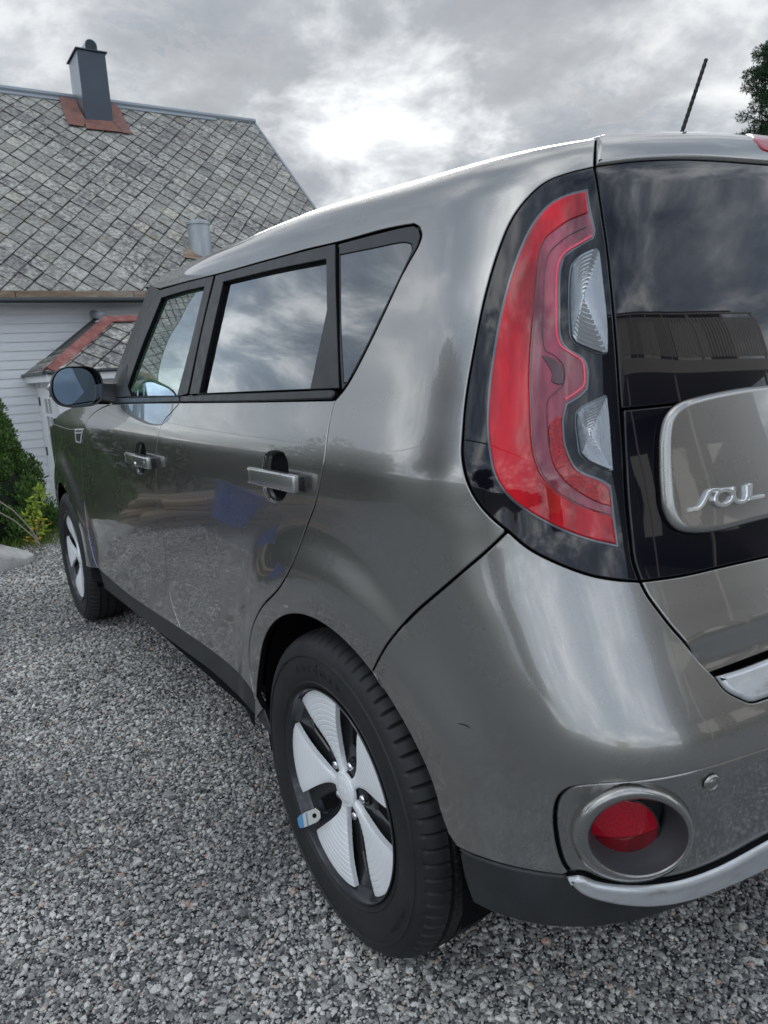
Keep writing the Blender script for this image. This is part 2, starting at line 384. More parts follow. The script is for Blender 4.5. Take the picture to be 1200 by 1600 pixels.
def panel(name,spec,mat,parent,off=0.0,gap=.0013,rnd=.0016,flange=.014,res=.022,holes=(),disp=None,corner=38,mark=(),step=.011,dark=True):
    darkf=[]
    U=outline(spec,step,corner,mark) if isinstance(spec,tuple) else spec
    def S(u):
        q=P(u[:,0],u[:,1]); n=N(u[:,0],u[:,1]); o=off+(disp(u[:,0],u[:,1]) if disp else 0)
        return q+n*np.reshape(o,(-1,1)) if disp else q+n*o
    def SN(u):
        if disp is None: return N(u[:,0],u[:,1])
        h=.0015; e=np.array([[h,0]]); f=np.array([[0,h]])
        n=np.cross(S(u+f)-S(u-f),S(u+e)-S(u-e)); return n/(np.linalg.norm(n,axis=1,keepdims=True)+1e-12)
    loops=[(U,gap)]+[(h if area(h)>0 else h[::-1].copy(),-gap) for h in holes]
    base=[];edges=[];V3=[];NN=[];F=[]
    nb=0
    ringsets=[]
    for L,g in loops:
        sg=1 if g>=0 else -1
        A=inset(L,g+sg*rnd); ringsets.append((L,A,g,sg))
        k=len(A); base.append(A); edges+= [(nb+i,nb+(i+1)%k) for i in range(k)]; nb+=k
    A0=base[0]; lo,hi=A0.min(0),A0.max(0)
    gx,gy=np.meshgrid(np.arange(lo[0]+res/2,hi[0],res),np.arange(lo[1]+res/2,hi[1],res),indexing='ij'); G=np.stack([gx.ravel(),gy.ravel()],-1)
    if len(G):
        G=G[inside(A0,G)]
        for B in base:
            if len(G): G=G[segdist(B,G)>res*.55]
        for B in base[1:]:
            if len(G): G=G[~inside(B,G)]
    allp=np.concatenate(base+([G] if len(G) else []))
    r=delaunay_2d_cdt([Vector(p) for p in allp],edges,[],0,1e-7)
    vo=np.array([tuple(v) for v in r[0]]); fo=np.array([f for f in r[2] if len(f)==3])
    cen=vo[fo].mean(1); keep=inside(A0,cen)
    for B in base[1:]: keep&=~inside(B,cen)
    fo=fo[keep]
    # keep winding consistent (points seen from outside)
    e1=vo[fo[:,1]]-vo[fo[:,0]]; e2=vo[fo[:,2]]-vo[fo[:,0]]; cr=e1[:,0]*e2[:,1]-e1[:,1]*e2[:,0]
    fo[cr>0]=fo[cr>0][:,::-1]
    V3=list(S(vo)); NN=list(SN(vo)); F=[tuple(f) for f in fo]
    # map ring verts to cdt output
    inv={}
    for i,o in enumerate(r[3]):
        for q in o: inv[q]=i
    st=0
    for L,A,g,sg in ringsets:
        k=len(A); idx=[inv[st+i] for i in range(k)]; st+=k
        nA=SN(A); sA=S(A); B=inset(L,g+sg*rnd*.3); C=inset(L,g)
        T=S(inset(L,g-sg*.002))-S(inset(L,g+sg*.002)); T/=np.linalg.norm(T,axis=1,keepdims=True)+1e-12
        prev=idx
        for W,dep,nn in ((B,rnd*.3,nA+T),(C,rnd,T+nA*.15),(C,flange,T)):
            nn=nn/np.linalg.norm(nn,axis=1,keepdims=True); pos=S(W)-nA*dep
            s0=len(V3); V3+=list(pos); NN+=list(nn); cur=[s0+i for i in range(k)]
            for i in range(k):
                j=(i+1)%k
                if dep==flange: darkf.append(len(F))
                F.append((prev[i],prev[j],cur[j],cur[i]) if sg>0 else (prev[j],prev[i],cur[i],cur[j]))
            prev=cur
    me=mesh(name,V3,F,True,NN)
    if dark:
        me.materials.append(mat); me.materials.append(M['gap'])
        mi=np.zeros(len(F),int); mi[darkf]=1; me.polygons.foreach_set('material_index',mi)  # edge flanges coloured black to put shade into the panel gaps
    return link(name,me,mat,parent)
# ---------- outline pieces ----------
def yz2uv(Y,Z,a0=1.0):
    Y=np.asarray(Y,float);Z=np.asarray(Z,float); s=np.stack([np.clip(Y-.36+.3,.1,3.5),Z],-1); h=1e-4
    for _ in range(30):
        a,v=s[:,0],s[:,1]; q=P(a,v)[:,1:]-np.stack([Y,Z],-1)
        Ja=(P(a+h,v)-P(a-h,v))[:,1:]/(2*h); Jv=(P(a,v+h)-P(a,v-h))[:,1:]/(2*h)
        D=Ja[:,0]*Jv[:,1]-Ja[:,1]*Jv[:,0]; D=np.where(abs(D)<1e-3,1e-3,D)
        st=-np.stack([(Jv[:,1]*q[:,0]-Jv[:,0]*q[:,1])/D,(-Ja[:,1]*q[:,0]+Ja[:,0]*q[:,1])/D],-1)
        m_=np.abs(st).max(-1,keepdims=True); s=s+st*np.minimum(1,.05/np.maximum(m_,1e-9))
    return s
def px(*p): return uvs(smooth_poly(p,4.0,38,False)) if len(p)>1 else uvs(np.array(p))
def uvl(*p): return smooth_poly(p,.012,38,False) if len(p)>1 else np.array(p,float)
def arch(wy,d0,d1,R=.360,n=60):
    t=np.radians(np.linspace(d0,d1,n)); return yz2uv(wy-R*np.cos(t),.326+R*np.sin(t))
def poly(*segs,step=.011):
    s=np.concatenate(segs); k=[0]
    for i in range(1,len(s)):
        if np.linalg.norm(s[i]-s[k[-1]])>.002: k.append(i)
    if np.linalg.norm(s[k[-1]]-s[k[0]])<.002: k=k[:-1]
    s=resample(s[k],step)
    return s if area(s)>0 else s[::-1].copy()
def mirr(s): q=s[::-1].copy(); q[:,0]=-2*LA-q[:,0]; return q
def sym(left):   # closes a left-hand open chain (centre -> edge -> centre) with its mirror image
    return np.concatenate([left,mirr(left)])

gapF=px((130,668),(127.8,697),(128,740),(130,770),(133.5,800),(137,825),(142,852),(147,872),(153,888))
gapB=px((281,629),(268,644),(255,659),(247.5,680),(244.8,700),(244.2,756),(249,805),(257,850),(260.6,899),(266,932),(274,960),(283,984))
gapR=px((523,625),(516,652),(511.5,680),(508,710),(502,744),(492,788),(480,820),(460,873),(436,918),(408,950),(393,985),(389,1020),(392,1060),(400,1094),(409,1107))
rockF=px((153,888),(200,928),(262,970),(283,984)); rockR=px((283,984),(332,1018),(372,1052),(395,1082),(409,1107))
lampL=[(929,260),(888,270),(853,284),(827,306),(801,340),(780,388),(758,462),(741,544),(728,622),(723,678),(722,713),(730,752),(745,782),(767,808),(793,830)]
lampB=[(793,830),(827,858),(875,882),(923,899),(962,906),(1001,909)]
gapT=[(929,260),(933,280),(940,327),(949,388),(957,466),(964,548),(970,635),(975,700),(979,773),(985.5,843),(990,877),(1001,909)]
gapH=[(1001,909),(1012,930),(1027,951),(1048,978),(1070,1003),(1096,1035),(1118,1057)]
seamB=[(793,830),(760,861),(720,895),(680,929),(650,955),(625,981),(605,1006),(592,1028),(582,1048)]
frameT=[(249,451),(290,440),(336,429),(400,411),(450,397.5),(480,389),(527,378),(600,358),(630,352)]
qwin=[(630,352),(646,349.5),(655,355),(658,368),(653,384),(635,416),(601,488),(577,538),(555,581),(540,606),(525,624)]
a_seam=px((931,216))[0]

car=empty('parked_car'); tag(car,'grey metallic boxy hatchback parked on the gravel, seen close up from its rear left corner','car')
def pn(*a,**k): return panel(*a,**k)
quarter=pn('quarter_panel',poly(px(*qwin[::-1]),px(*frameT[::-1]),uvl((2.66,1.50),(2.70,1.58)),uvl((2.70,1.60),(1.5,1.60),(.5,1.60),(.36,1.60),(.2,1.60),(a_seam[0]+.02,1.60)),uvl((a_seam[0]+.012,1.57),(a_seam[0],a_seam[1])),px((931,216),(929,260)),px(*lampL),px(*seamB),arch(.73,54,176),gapR[::-1]),M['paint'],car)
rd=pn('rear_door',poly(px((281,629),(400,627.5),(523,625)),gapR,rockR[::-1],gapB[::-1]),M['paint'],car,
      holes=[resample(uvs(smooth_poly([(411,724),(413,712),(422,706),(434,705.5),(443,709),(448,720),(450,735),(450,758),(446,772),(440,781),(430,784),(420,780),(413,768),(410,750)],3)),.006)])
fd=pn('front_door',poly(px((178,631),(230,629.5),(281,629)),gapB,rockF[::-1],gapF[::-1],px((130,668),(140,652),(158,638),(178,631))),M['paint'],car,
      holes=[resample(uvs(smooth_poly([(211,702),(213,694),(219,690.5),(225,694),(227.5,704),(228,722),(225,736),(221,741),(215,738),(211,724)],2)),.008)])
# front fender, front bumper (mostly out of sight)
top_f=px((130,669),(120,669.5),(108,670))
top_f=np.concatenate([top_f,uvl((top_f[-1][0],top_f[-1][1]),(3.45,.96))])
_dt=px((130,668),(140,652),(158,638),(176,631))
bs=pn('bonnet_edge',poly(_dt,uvl((_dt[-1][0]+.03,1.068),(2.6,1.064),(2.9,1.052),(3.2,1.02),(3.44,.968)),top_f[::-1][0:]),M['paint'],car,gap=.0012)
fender=pn('front_fender',poly(top_f,uvl((3.45,.96),(3.5,.8),(3.52,.70),(3.50,.62)),arch(3.30,128,4)[0:],gapF[::-1]),M['paint'],car)
fb=pn('front_bumper',poly(uvl((3.47,.955),(3.6,.94),(4.0,.90),(4.2,.88),(4.5,.87)),uvl((4.5,.25),(4.0,.25),(3.75,.25)),yz2uv([3.69],[.33]),arch(3.30,178,129),uvl((3.51,.62),(3.53,.70),(3.51,.8))),M['paint'],car)
rocker=pn('rocker_panel',poly(rockF,rockR,px((409,1107),(428,1162)),px((428,1162),(385,1105),(332,1053),(262,1000),(188,941),(163,921)),px((163,921),(153,888))),M['plastic'],car,rnd=.004,off=-.003)
# frames and side glass
def frame(name,outer,hole,par,mat=M['frame'],off=0.0,**k):
    o=outline(PXD(*outer),.011,30); h=resample(uvs(smooth_poly(hole,4,30)),.011)
    return pn(name,o,mat,par,off=off,holes=[h],flange=.012,**k),h
ff,h1=frame('window_frame',[(174,622),(186,585),(199,553),(225,498),(250,453),(290,441.5),(334,430.5),(315,511),(293,616),(282,619),(230,620)],[(252,466),(285,456),(319.5,448),(299,533),(277,617.5),(240,618.5),(199,620),(197,611),(221,543)],fd,off=.001)
fg=pn('window_pane',h1 if area(h1)>0 else h1[::-1],M['glass_green'],fd,off=-.010,gap=-.006,rnd=.001,flange=.004,res=.05)
fr,h2=frame('window_frame',[(337.5,430),(400,412.5),(480,391),(524,380.5),(524.5,440),(527,520),(530,608),(400,613),(296,617),(317.5,511)],[(349,441),(430,421.5),(509.5,405.5),(511,500),(515,608.5),(400,613),(311,616),(328,535)],rd,off=.001)
rg=pn('window_pane',h2 if area(h2)>0 else h2[::-1],M['glass_dark'],rd,off=-.010,gap=-.006,rnd=.001,flange=.004,res=.05)
pn('window_divider',PXD((509,470),(512,500),(515,609.5),(479,611)),M['frame'],rd,off=-.006,gap=0,rnd=.0015,flange=.006)
fq,h3=frame('quarter_window_frame',[(528.5,380),(600,361),(632,353.5),(646,351.5),(653.5,357),(656,368),(651,384),(633,416),(599,488),(575,538),(553,580),(539,603),(533,611),(530,560),(529,470)],[(530.5,398),(580,388),(632,378.5),(641,381),(642,390),(632,413),(598,484),(574,534),(552,576),(541,597),(536,598),(532,520)],quarter,off=-.001)
qg=pn('quarter_window',h3 if area(h3)>0 else h3[::-1],M['glass_dark'],quarter,off=-.002,gap=.0004,rnd=.0008,flange=.004,res=.05)
pn('belt_molding',PXD((175,622.5),(230,621),(281.5,619.5),(281.5,629),(230,630),(178,631)),M['frame'],fd,off=.005,gap=.0006,rnd=.003)
pn('belt_molding',PXD((284,619),(400,614.5),(522,609.5),(525,612),(524,620),(520,624.5),(400,628),(283.5,629)),M['frame'],rd,off=.005,gap=.0006,rnd=.003)
# rear bumper and what sits in it
siltop=[(885,1368),(908,1366),(933,1375),(992,1381),(1054,1375),(1117,1354),(1200,1310)]
grv=[(889,1364),(879,1350),(869,1317),(865,1275),(871,1248),(887,1233),(929,1226.5),(992,1222),(1054,1213),(1117,1197),(1200,1171)]
stepB=[(1118,1057),(1134,1078),(1157,1091),(1174,1097),(1200,1090)]
vtop=px((1200,1090))[0]; vg=px((1200,1171))[0]; vs=px((1200,1310))[0]
cen=lambda v: uvl((-LA,v))
Lb=np.concatenate([cen(vtop[1]+.015),px(*stepB[::-1]),px(*gapH[::-1]),px(*lampB[::-1]),px(*seamB),arch(.73,54,24),px((699,1302),(713,1323)),px((713,1323),(736,1334),(783,1350),(837,1362),(883,1368)),px(*grv),cen(vg[1]-.01)])
bump=pn('rear_bumper',poly(sym(Lb)),M['paint'],car)
Li=np.concatenate([cen(vg[1]-.01),px(*grv[::-1]),px(*siltop),cen(vs[1]-.015)])
_e=lambda cx,cy,a,b,n: uvs([(cx+a*math.cos(t),cy+b*math.sin(t)-.05*a*math.cos(t)) for t in np.linspace(0,2*np.pi,n,endpoint=False)])
ph_=_e(989,1304,94,73,40); ph2=ph_.copy(); ph2[:,0]=-2*LA-ph2[:,0]
ins=pn('bumper_insert',poly(sym(Li)),M['paint'],bump,rnd=.005,off=-.0035,gap=.0005,holes=[ph_,ph2[::-1]])
silbot=[(1200,1350),(1137,1379),(1075,1402),(1012,1412),(950,1406),(908,1392),(884,1369)]
vb=px((1200,1350))[0]
pn('silver_trim',poly(sym(np.concatenate([cen(vs[1]-.015),px(*siltop[::-1]),px(*silbot[::-1]),cen(vb[1]-.015)]))),M['trim_and_skylit_step'],bump,off=.010,gap=.0006,rnd=.008,flange=.02,res=.012)
Lk=np.concatenate([cen(vb[1]-.012),px(*silbot),px((883,1369),(837,1363),(783,1351),(737,1336),(713,1324)),px((713,1324),(722,1370),(736,1412)),px((736,1412),(783,1434),(858,1451),(929,1453)),px((929,1453),(992,1443),(1054,1424),(1117,1399),(1200,1361)),cen(.372)])
pn('lower_skirt',poly(sym(Lk)),M['plastic'],bump,rnd=.006,flange=.03,off=-.001,gap=.0008)
pn('bumper_step',poly(sym(np.concatenate([cen(vtop[1]+.015),px(*stepB[::-1]),px((1118,1057),(1158,1045),(1200,1029)),cen(px((1200,1029))[0][1]+.01)]))),M['trim_and_skylit_step'],bump,off=.004,gap=.0006,rnd=.006,flange=.02)  # body-colour ledge; the silver tone paints in the bright sky it reflects
# tailgate
tgl=px(*gapH)
vhl=px((1200,1022))[0][1]; vbk=px((1200,869.5))[0][1]
tg=pn('tailgate',poly(sym(np.concatenate([cen(vbk+.0),px((1200,869.5),(1135,884),(1070,899),(1001,909)),px(*gapH),px((1118,1053),(1158,1038),(1200,1022)),cen(vhl+.01)]))),M['paint'],car,
      disp=lambda a,v: -.020*sstep(.758-v,0,.045))
vgb=px((975,640))[0][1]
pn('black_panel',poly(sym(np.concatenate([cen(vgb),px((973.5,640)),px(*[q for q in gapT if q[1]>640]),px((1001,909),(1070,899),(1135,884),(1200,869.5)),cen(vbk)]))),M['gloss_black'],tg)
vsp=px((1200,256.6))[0][1]
pn('rear_window',poly(sym(np.concatenate([cen(vsp),px((1200,256.6),(1110,250),(1050,248.5),(990,251.5),(931,259)),px(*[q for q in gapT if q[1]<640],(970.5,639)),cen(vgb)]))),M['gloss_black'],tg,off=-.001)
brk=px((1171,214.5),(1179,226),(1188,236.5),(1200,241)); vbl=brk[-1]
spo=pn('spoiler',poly(sym(np.concatenate([cen(1.60),uvl((a_seam[0]+.02,1.60),(a_seam[0]+.012,1.57),(a_seam[0],a_seam[1])),px((931,216),(930,259)),px((930,259),(990,251.5),(1050,248.5),(1110,250),(1200,256.6)),cen(vsp)]))),M['paint'],tg,off=.004,rnd=.006)
M['red_brake']=pmat('red_brake_lens',(.42,.012,.03),.16,0,1,.02)
pn('brake_light',poly(sym(np.concatenate([cen(1.56),uvl((brk[0][0]-.03,1.56),(brk[0][0],brk[0][1])),brk,cen(vbl[1]-.006)]))),M['red_brake'],tg,off=.006,gap=.0005,rnd=.003)
plate=[(1200,602.5),(1150,608),(1083,621.7),(1058,630),(1042,642),(1032,658),(1027,683),(1026,717),(1027.5,758),(1032,797),(1042,818),(1057,830),(1080,834),(1117,831),(1167,818),(1200,810)]
pc=px(*plate)
pn('badge_plate',poly(sym(np.concatenate([cen(pc[0][1]+.006),pc,cen(pc[-1][1]+.004)]))),M['paint'],tg,off=.014,gap=0,rnd=.009,flange=.02,res=.012)
# tail lamp
tl=pn('tail_lamp',poly(px(*lampL),px(*lampB),px(*gapT[::-1])),M['gloss_black'],car)
red_o=[(916,299),(920,327),(927,362),(925,371),(897,388),(879,401),(874,423),(873,483),(875,527),(884,544),(910,561),(917,579),(916,607),(905,618),(884,631),(879,657),(881,690),(886,708),(901,734),(940,752),(953,760),(957,795),(964,852),(914,840),(871,823),(827,799),(793,771),(775,743),(767,708),(763,665),(766,605),(773,553),(784,492),(801,427),(823,371),(840,342),(862,319),(888,306)]
def lensmat(name,col,rough,dots=None):
    m_=pmat(name,col,rough,0,1,.012,spec=.12); t=NT(m_)
    if dots:
        v=t.n('ShaderNodeTexVoronoi'); v.inputs['Scale'].default_value=dots; c=t.n('ShaderNodeTexCoord'); t.l(c.outputs['Object'],v.inputs[0])
        t.bump(v.outputs['Distance'],.2,.001); t.col(t.ramp(v.outputs['Distance'],[(.1,tuple(min(1,k*1.4) for k in col)),(.6,tuple(k*.65 for k in col))]))
    else:
        f=t.ramp(t.noise(14,4,.6,vec=t.scaled(1.6,1.6,.16)),[(.36,(0,0,0)),(.62,(1,1,1))]); t.col(t.mix(f,tuple(k*.55 for k in col),tuple(min(1,k*1.35) for k in col)))
    return m_
M['red']=lensmat('red_lamp_lens',(.50,.003,.012),.30); M['deepred']=lensmat('deep_red_guide',(.36,.0,.006),.22)
M['pink']=lensmat('smoked_rose_lens',(.30,.06,.09),.10)
M['dots']=lensmat('red_reflex_lens',(.42,.006,.010),.15,260)
M['neon']=pmat('bright_red_rib',(.85,.04,.09),.3,0,1,.02)
M['smoke']=pmat('smoked_clear_rim',(.10,.12,.14),.18,.4,1,.02)
M['dkred']=pmat('dark_red_insert',(.07,.008,.016),.25,0,1,.02)
cxy=np.mean(red_o,0)
def grow(pts,d):
    p=np.array(pts,float); s=area(p); q=p if s>0 else p[::-1]; return [tuple(x) for x in inset(q,-d)]
pn('lens_rim',PXD(*grow(red_o,3.2)),M['smoke'],tl,off=.0006,gap=0,rnd=.001,flange=.002)
lineB=[(920,333),(889,346),(869.5,359),(852,375),(843.5,395),(839,432),(834,497),(829,560),(828,600),(829.5,640),(831,680),(836,715),(847,742),(861,759),(875,772),(907,790),(935,800),(957,807)]
outer=red_o[-18:]+[(916,299)]
outerL=[(964,852),(914,840),(871,823),(827,799),(793,771),(775,743),(767,708),(763,665),(766,605),(773,553),(784,492),(801,427),(823,371),(840,342),(862,319),(888,306),(916,299)]
rl=pn('red_lens',poly(px(*outerL),px((916,299),(920,333)),px(*lineB),px((957,807),(964,852))),M['red'],tl,off=.0030,gap=.0004,rnd=.0025,flange=.004,dark=False)
inn=[(920,333),(927,362),(925,371),(897,388),(879,401),(874,423),(873,483),(875,527),(884,544),(910,561),(917,579),(916,607),(905,618),(884,631),(879,657),(881,690),(886,708),(901,734),(940,752),(953,760),(957,807)]
il=pn('inner_lens',poly(px(*inn),px(*lineB[::-1])),M['pink'],tl,off=.0018,gap=.0004,rnd=.001,flange=.003,dark=False)
# second contour and the glowing rib along the inner edge
def strip(name,pts,w,mat,par,off,**k):
    p=smooth_poly(pts,4,60,False); d=np.gradient(p,axis=0); n=np.stack([-d[:,1],d[:,0]],-1); n/=np.linalg.norm(n,axis=1,keepdims=True)
    ww=np.broadcast_to(np.asarray(w,float),(len(p),)) if np.ndim(w)==0 else np.interp(np.linspace(0,1,len(p)),np.linspace(0,1,len(w)),w)
    L=np.concatenate([p+n*ww[:,None]/2,(p-n*ww[:,None]/2)[::-1]])
    return pn(name,poly(uvs(L),step=.006),mat,par,off=off,gap=0,rnd=k.get('rnd',.0006),flange=.001,res=.02,dark=False)
strip('lens_rib',[(924,369),(905,381),(884,394),(874,407),(870,425),(868.5,483),(870,525),(876,541),(893,553),(908,564),(912,580),(911,602),(900,613),(882,625)],3.2,M['neon'],tl,.0030)
strip('lens_line',[(918,354),(893,366),(872,381),(858,396),(851,420),(849,470),(848,530),(852,548),(866,556),(880,572),(880,600),(868,612),(856,625),(855,660),(859,700),(872,728),(892,750)],1.6,M['dkred'],tl,.0028)
pn('lens_insert',PXD((846,556),(858,558),(871,566),(880,579),(880,600),(868,602),(861,596),(862,583),(856,572)),M['dkred'],tl,off=.0030,gap=0,rnd=.0008,flange=.003)
0 and strip('light_guide',[(833,505),(822,540),(815,580),(811,620),(809,670),(812,720),(822,752)],[4,15,20,23,26,28,12],M['deepred'],tl,.0036,rnd=.0035)
pn('reflex_lens',PXD((857,668),(864,655),(877,648),(880,690),(885,710),(900,736),(940,755),(952,764),(955,792),(935,786),(905,770),(878,748),(862,720),(858,690)),M['dots'],tl,off=.0031,gap=0,rnd=.0015,flange=.003,res=.01)
# clear lamps: stepped reflector rings
M['clear']=pmat('lamp_reflector',(.62,.64,.66),.16,.85,1,.02); _t=NT(M['clear']); _v=_t.n('ShaderNodeTexVoronoi'); _v.inputs['Scale'].default_value=420; _c=_t.n('ShaderNodeTexCoord'); _t.l(_c.outputs['Object'],_v.inputs[0]); _t.bump(_v.outputs['Distance'],.15,.0010)
def clear_lamp(name,pts,par,n=11):
    o=outline(PXD(*pts),.004,25); c=o.mean(0); c[0]+=.006
    # ring loops pulled towards a spine
    V=[];F=[];k=len(o); lv=[]
    for i in range(n):
        t=i/(n-.2)
        for f,dz in ((t,.0042-.00016*i),(t+.30/n,.0010-.00003*i)):
            s=c+(o-c)*(1-f)*np.array([1,1]); q=P(s[:,0],s[:,1]); nn=N(s[:,0],s[:,1]); lv.append(q+nn*(dz+.002))
    for L in lv: V+=list(L)
    for r in range(len(lv)-1):
        for i in range(k):
            j=(i+1)%k; F.append((r*k+i,(r+1)*k+i,(r+1)*k+j,r*k+j))
    F.append(tuple((len(lv)-1)*k+i for i in range(k-1,-1,-1)))
    me=mesh(name,V,F,False); bm=bmesh.new(); bm.from_mesh(me); bmesh.ops.recalc_face_normals(bm,faces=bm.faces); bm.to_mesh(me); bm.free()
    return link(name,me,M['clear'],par)
up=[(927.5,391),(933,395),(937.6,436),(945.5,515),(946,551),(939,552),(918.5,545),(899,536),(892.6,526),(890,492),(890.5,436),(894,416),(905,402.5)]
lo_=[(944.5,620),(948,654),(951,697.5),(954,735),(940,730),(916,718),(906.6,709),(903,687),(900,660),(900.6,646.6),(909,637),(929,627)]
for pts in (up,lo_):
    pn('clear_lamp_rim',PXD(*grow(pts,2.2)),M['smoke'],tl,off=.0008,gap=0,rnd=.001,flange=.002)
    clear_lamp('clear_lamp',pts,tl)

strip('paint_scratch',[(714,1130.5),(722,1131.5),(729,1134),(736,1138.5)],[.4,1.6,1.8,.5],M['gap'],bump,.0004,rnd=.0002)
# ---------- inner shell, wheel wells, roof, glass, far side ----------
def gridmesh(name,Q,mat,parent,keep=None,smooth=True):
    n,m_=Q.shape[:2]; V=Q.reshape(-1,3); F=[]
    for i in range(n-1):
        for j in range(m_-1):
            if keep is None or keep[i,j]: F.append((i*m_+j,(i+1)*m_+j,(i+1)*m_+j+1,i*m_+j+1))
    me=mesh(name,V,F,smooth); bm=bmesh.new(); bm.from_mesh(me); bmesh.ops.delete(bm,geom=[v for v in bm.verts if not v.link_faces],context='VERTS'); bm.to_mesh(me); bm.free()
    return link(name,me,mat,parent)
ga,gv=np.meshgrid(np.arange(-.66,4.45,.04),np.arange(.20,1.07,.03),indexing='ij')
Q=P(ga,gv)-N(ga,gv)*(.017+.045*sstep(.30-ga,0,.15)*(gv<.9))[...,None]
keep=np.ones(ga.shape,bool)
for wy in (.73,3.30): keep&=~((np.hypot(Q[...,1]-wy,Q[...,2]-.326)<.40)&(np.abs(Q[...,0])>.6))
keep&=~((gv<.29)|((ga<.5)&(gv<.41))|((ga>2.55)&(gv>.955)))
gridmesh('inner_shell',Q,M['gap'],car,keep)
# shell behind the rear corner and tailgate above the belt (not behind the side glass)
ga,gv=np.meshgrid(np.arange(-.66,.34,.04),np.arange(1.04,1.60,.03),indexing='ij')
gridmesh('inner_shell',P(ga,gv)-N(ga,gv)*.017,M['gap'],car)
ga,gv=np.meshgrid(np.arange(.3,2.8,.05),np.arange(1.50,1.61,.02),indexing='ij')
gridmesh('inner_shell',P(ga,gv)-N(ga,gv)*.02,M['gap'],car)
pan=MB()
pan.box((0,2.35,.27),(1.5,2.9,.03)); pan.box((0,.62,.42),(1.1,.6,.10))
pan.build('underbody',M['gap'],car)
for wy in (.73,3.30):
    t=np.radians(np.linspace(-12,192,30)); xs=np.array([-.872,-.80,-.62,-.58]); R=.372
    Q=np.array([[(x,wy-R*(1 if x<-.6 else .0)*math.cos(a),.326+R*(1 if x<-.6 else 0)*math.sin(a)) for x in xs] for a in t])
    Q[:,0,0]=-.865
    gridmesh('wheel_well',Q,M['gap'],car)
    # rolled inner edge of the arch in body colour
# roof sheet
aa=np.linspace(.30,2.66,34); L=P(aa,np.full(34,1.60)); 
rs=[]
for i in range(34):
    xe,ye,ze=L[i]; u=np.linspace(0,1,17); rs.append(np.stack([xe+(-2*xe)*u, np.full(17,ye)-.05*(1-(2*u-1)**2)*(i==0)+.10*(1-(2*u-1)**2)*(i/33), ze+.05*(1-(2*u-1)**2)],-1))
bc=P(np.linspace(-2*LA-.30,.30,17)[::-1],np.full(17,1.60)); rs=[bc]+rs; rs=[r_-np.array([0,0,.007]) for r_ in rs]
gridmesh('roof',np.array(rs),M['paint'],car)
# windscreen, A pillar, bonnet
tp=P(np.array([2.66]),np.array([1.52]))[0]; ab=np.array([-.70,2.98,1.05])
ws=[]
for k in np.linspace(0,1,10):
    l=tp*(1-k)+ab*k; u=np.linspace(0,1,15); bow=(.10+.18*k)*(1-(2*u-1)**2)
    ws.append(np.stack([l[0]*(1-2*u),l[1]+bow,np.full(15,l[2])+.03*(1-(2*u-1)**2)*(1-k)],-1))
gridmesh('windscreen',np.array(ws),M['glass_green'],car)
base=px((174,622),(186,585),(199,553),(225,498),(249,453)); B3=P(base[:,0],base[:,1])
k=np.linspace(0,1,len(B3))[::-1,None]; T3=tp*(1-k)+ab*k
gridmesh('roof_pillar',np.stack([B3,(B3+T3)/2+np.array([-.012,0,.004]),T3],1),M['frame'],car)
hd=[]
for y in np.linspace(2.56,3.98,22):
    q=(y-2.56)/1.42; ee=yz2uv([min(y,3.7)],[1.03])[0]; e=P(ee[0],1.04-.06*q)
    u=np.sin(np.linspace(-1,1,41)*np.pi/2); w=abs(e[0])-.006
    prof=1-np.abs(u)**(10-4*q)
    ze=np.interp(y,[2.56,2.9,3.2,3.45,3.7],[1.066,1.052,1.018,.965,.93]); hd.append(np.stack([u*w,y-.0*u+.16*q*(1-u*u)*q,ze-.004+(.035+.02*math.sin(q*3))*prof],-1))
gridmesh('bonnet',np.array(hd),M['paint'],car)
M['badge']=pmat('bright_badge',(.80,.81,.82),.3,.2,.6,.05); M['letter']=pmat('satin_chrome_letter',(.86,.87,.88),.2,.9)
pn('fender_badge',PXD((118,670.5),(132,669.5),(129,681),(127.5,693),(120,691.5),(118.5,680)),M['badge'],fender,off=.004,gap=0,rnd=.002,flange=.006,res=.02)
pn('fender_badge_inset',PXD((120.5,677.5),(128.5,677),(127,684),(126.3,690),(121.5,688.5)),M['plastic'],fender,off=.0055,gap=0,rnd=.001,flange=.003,res=.02)
pn('fender_badge_slot',PXD((120.3,672.5),(129.5,672.2),(129.3,674),(120.3,674.6)),M['plastic'],fender,off=.0055,gap=0,rnd=.0005,flange=.003,res=.02)

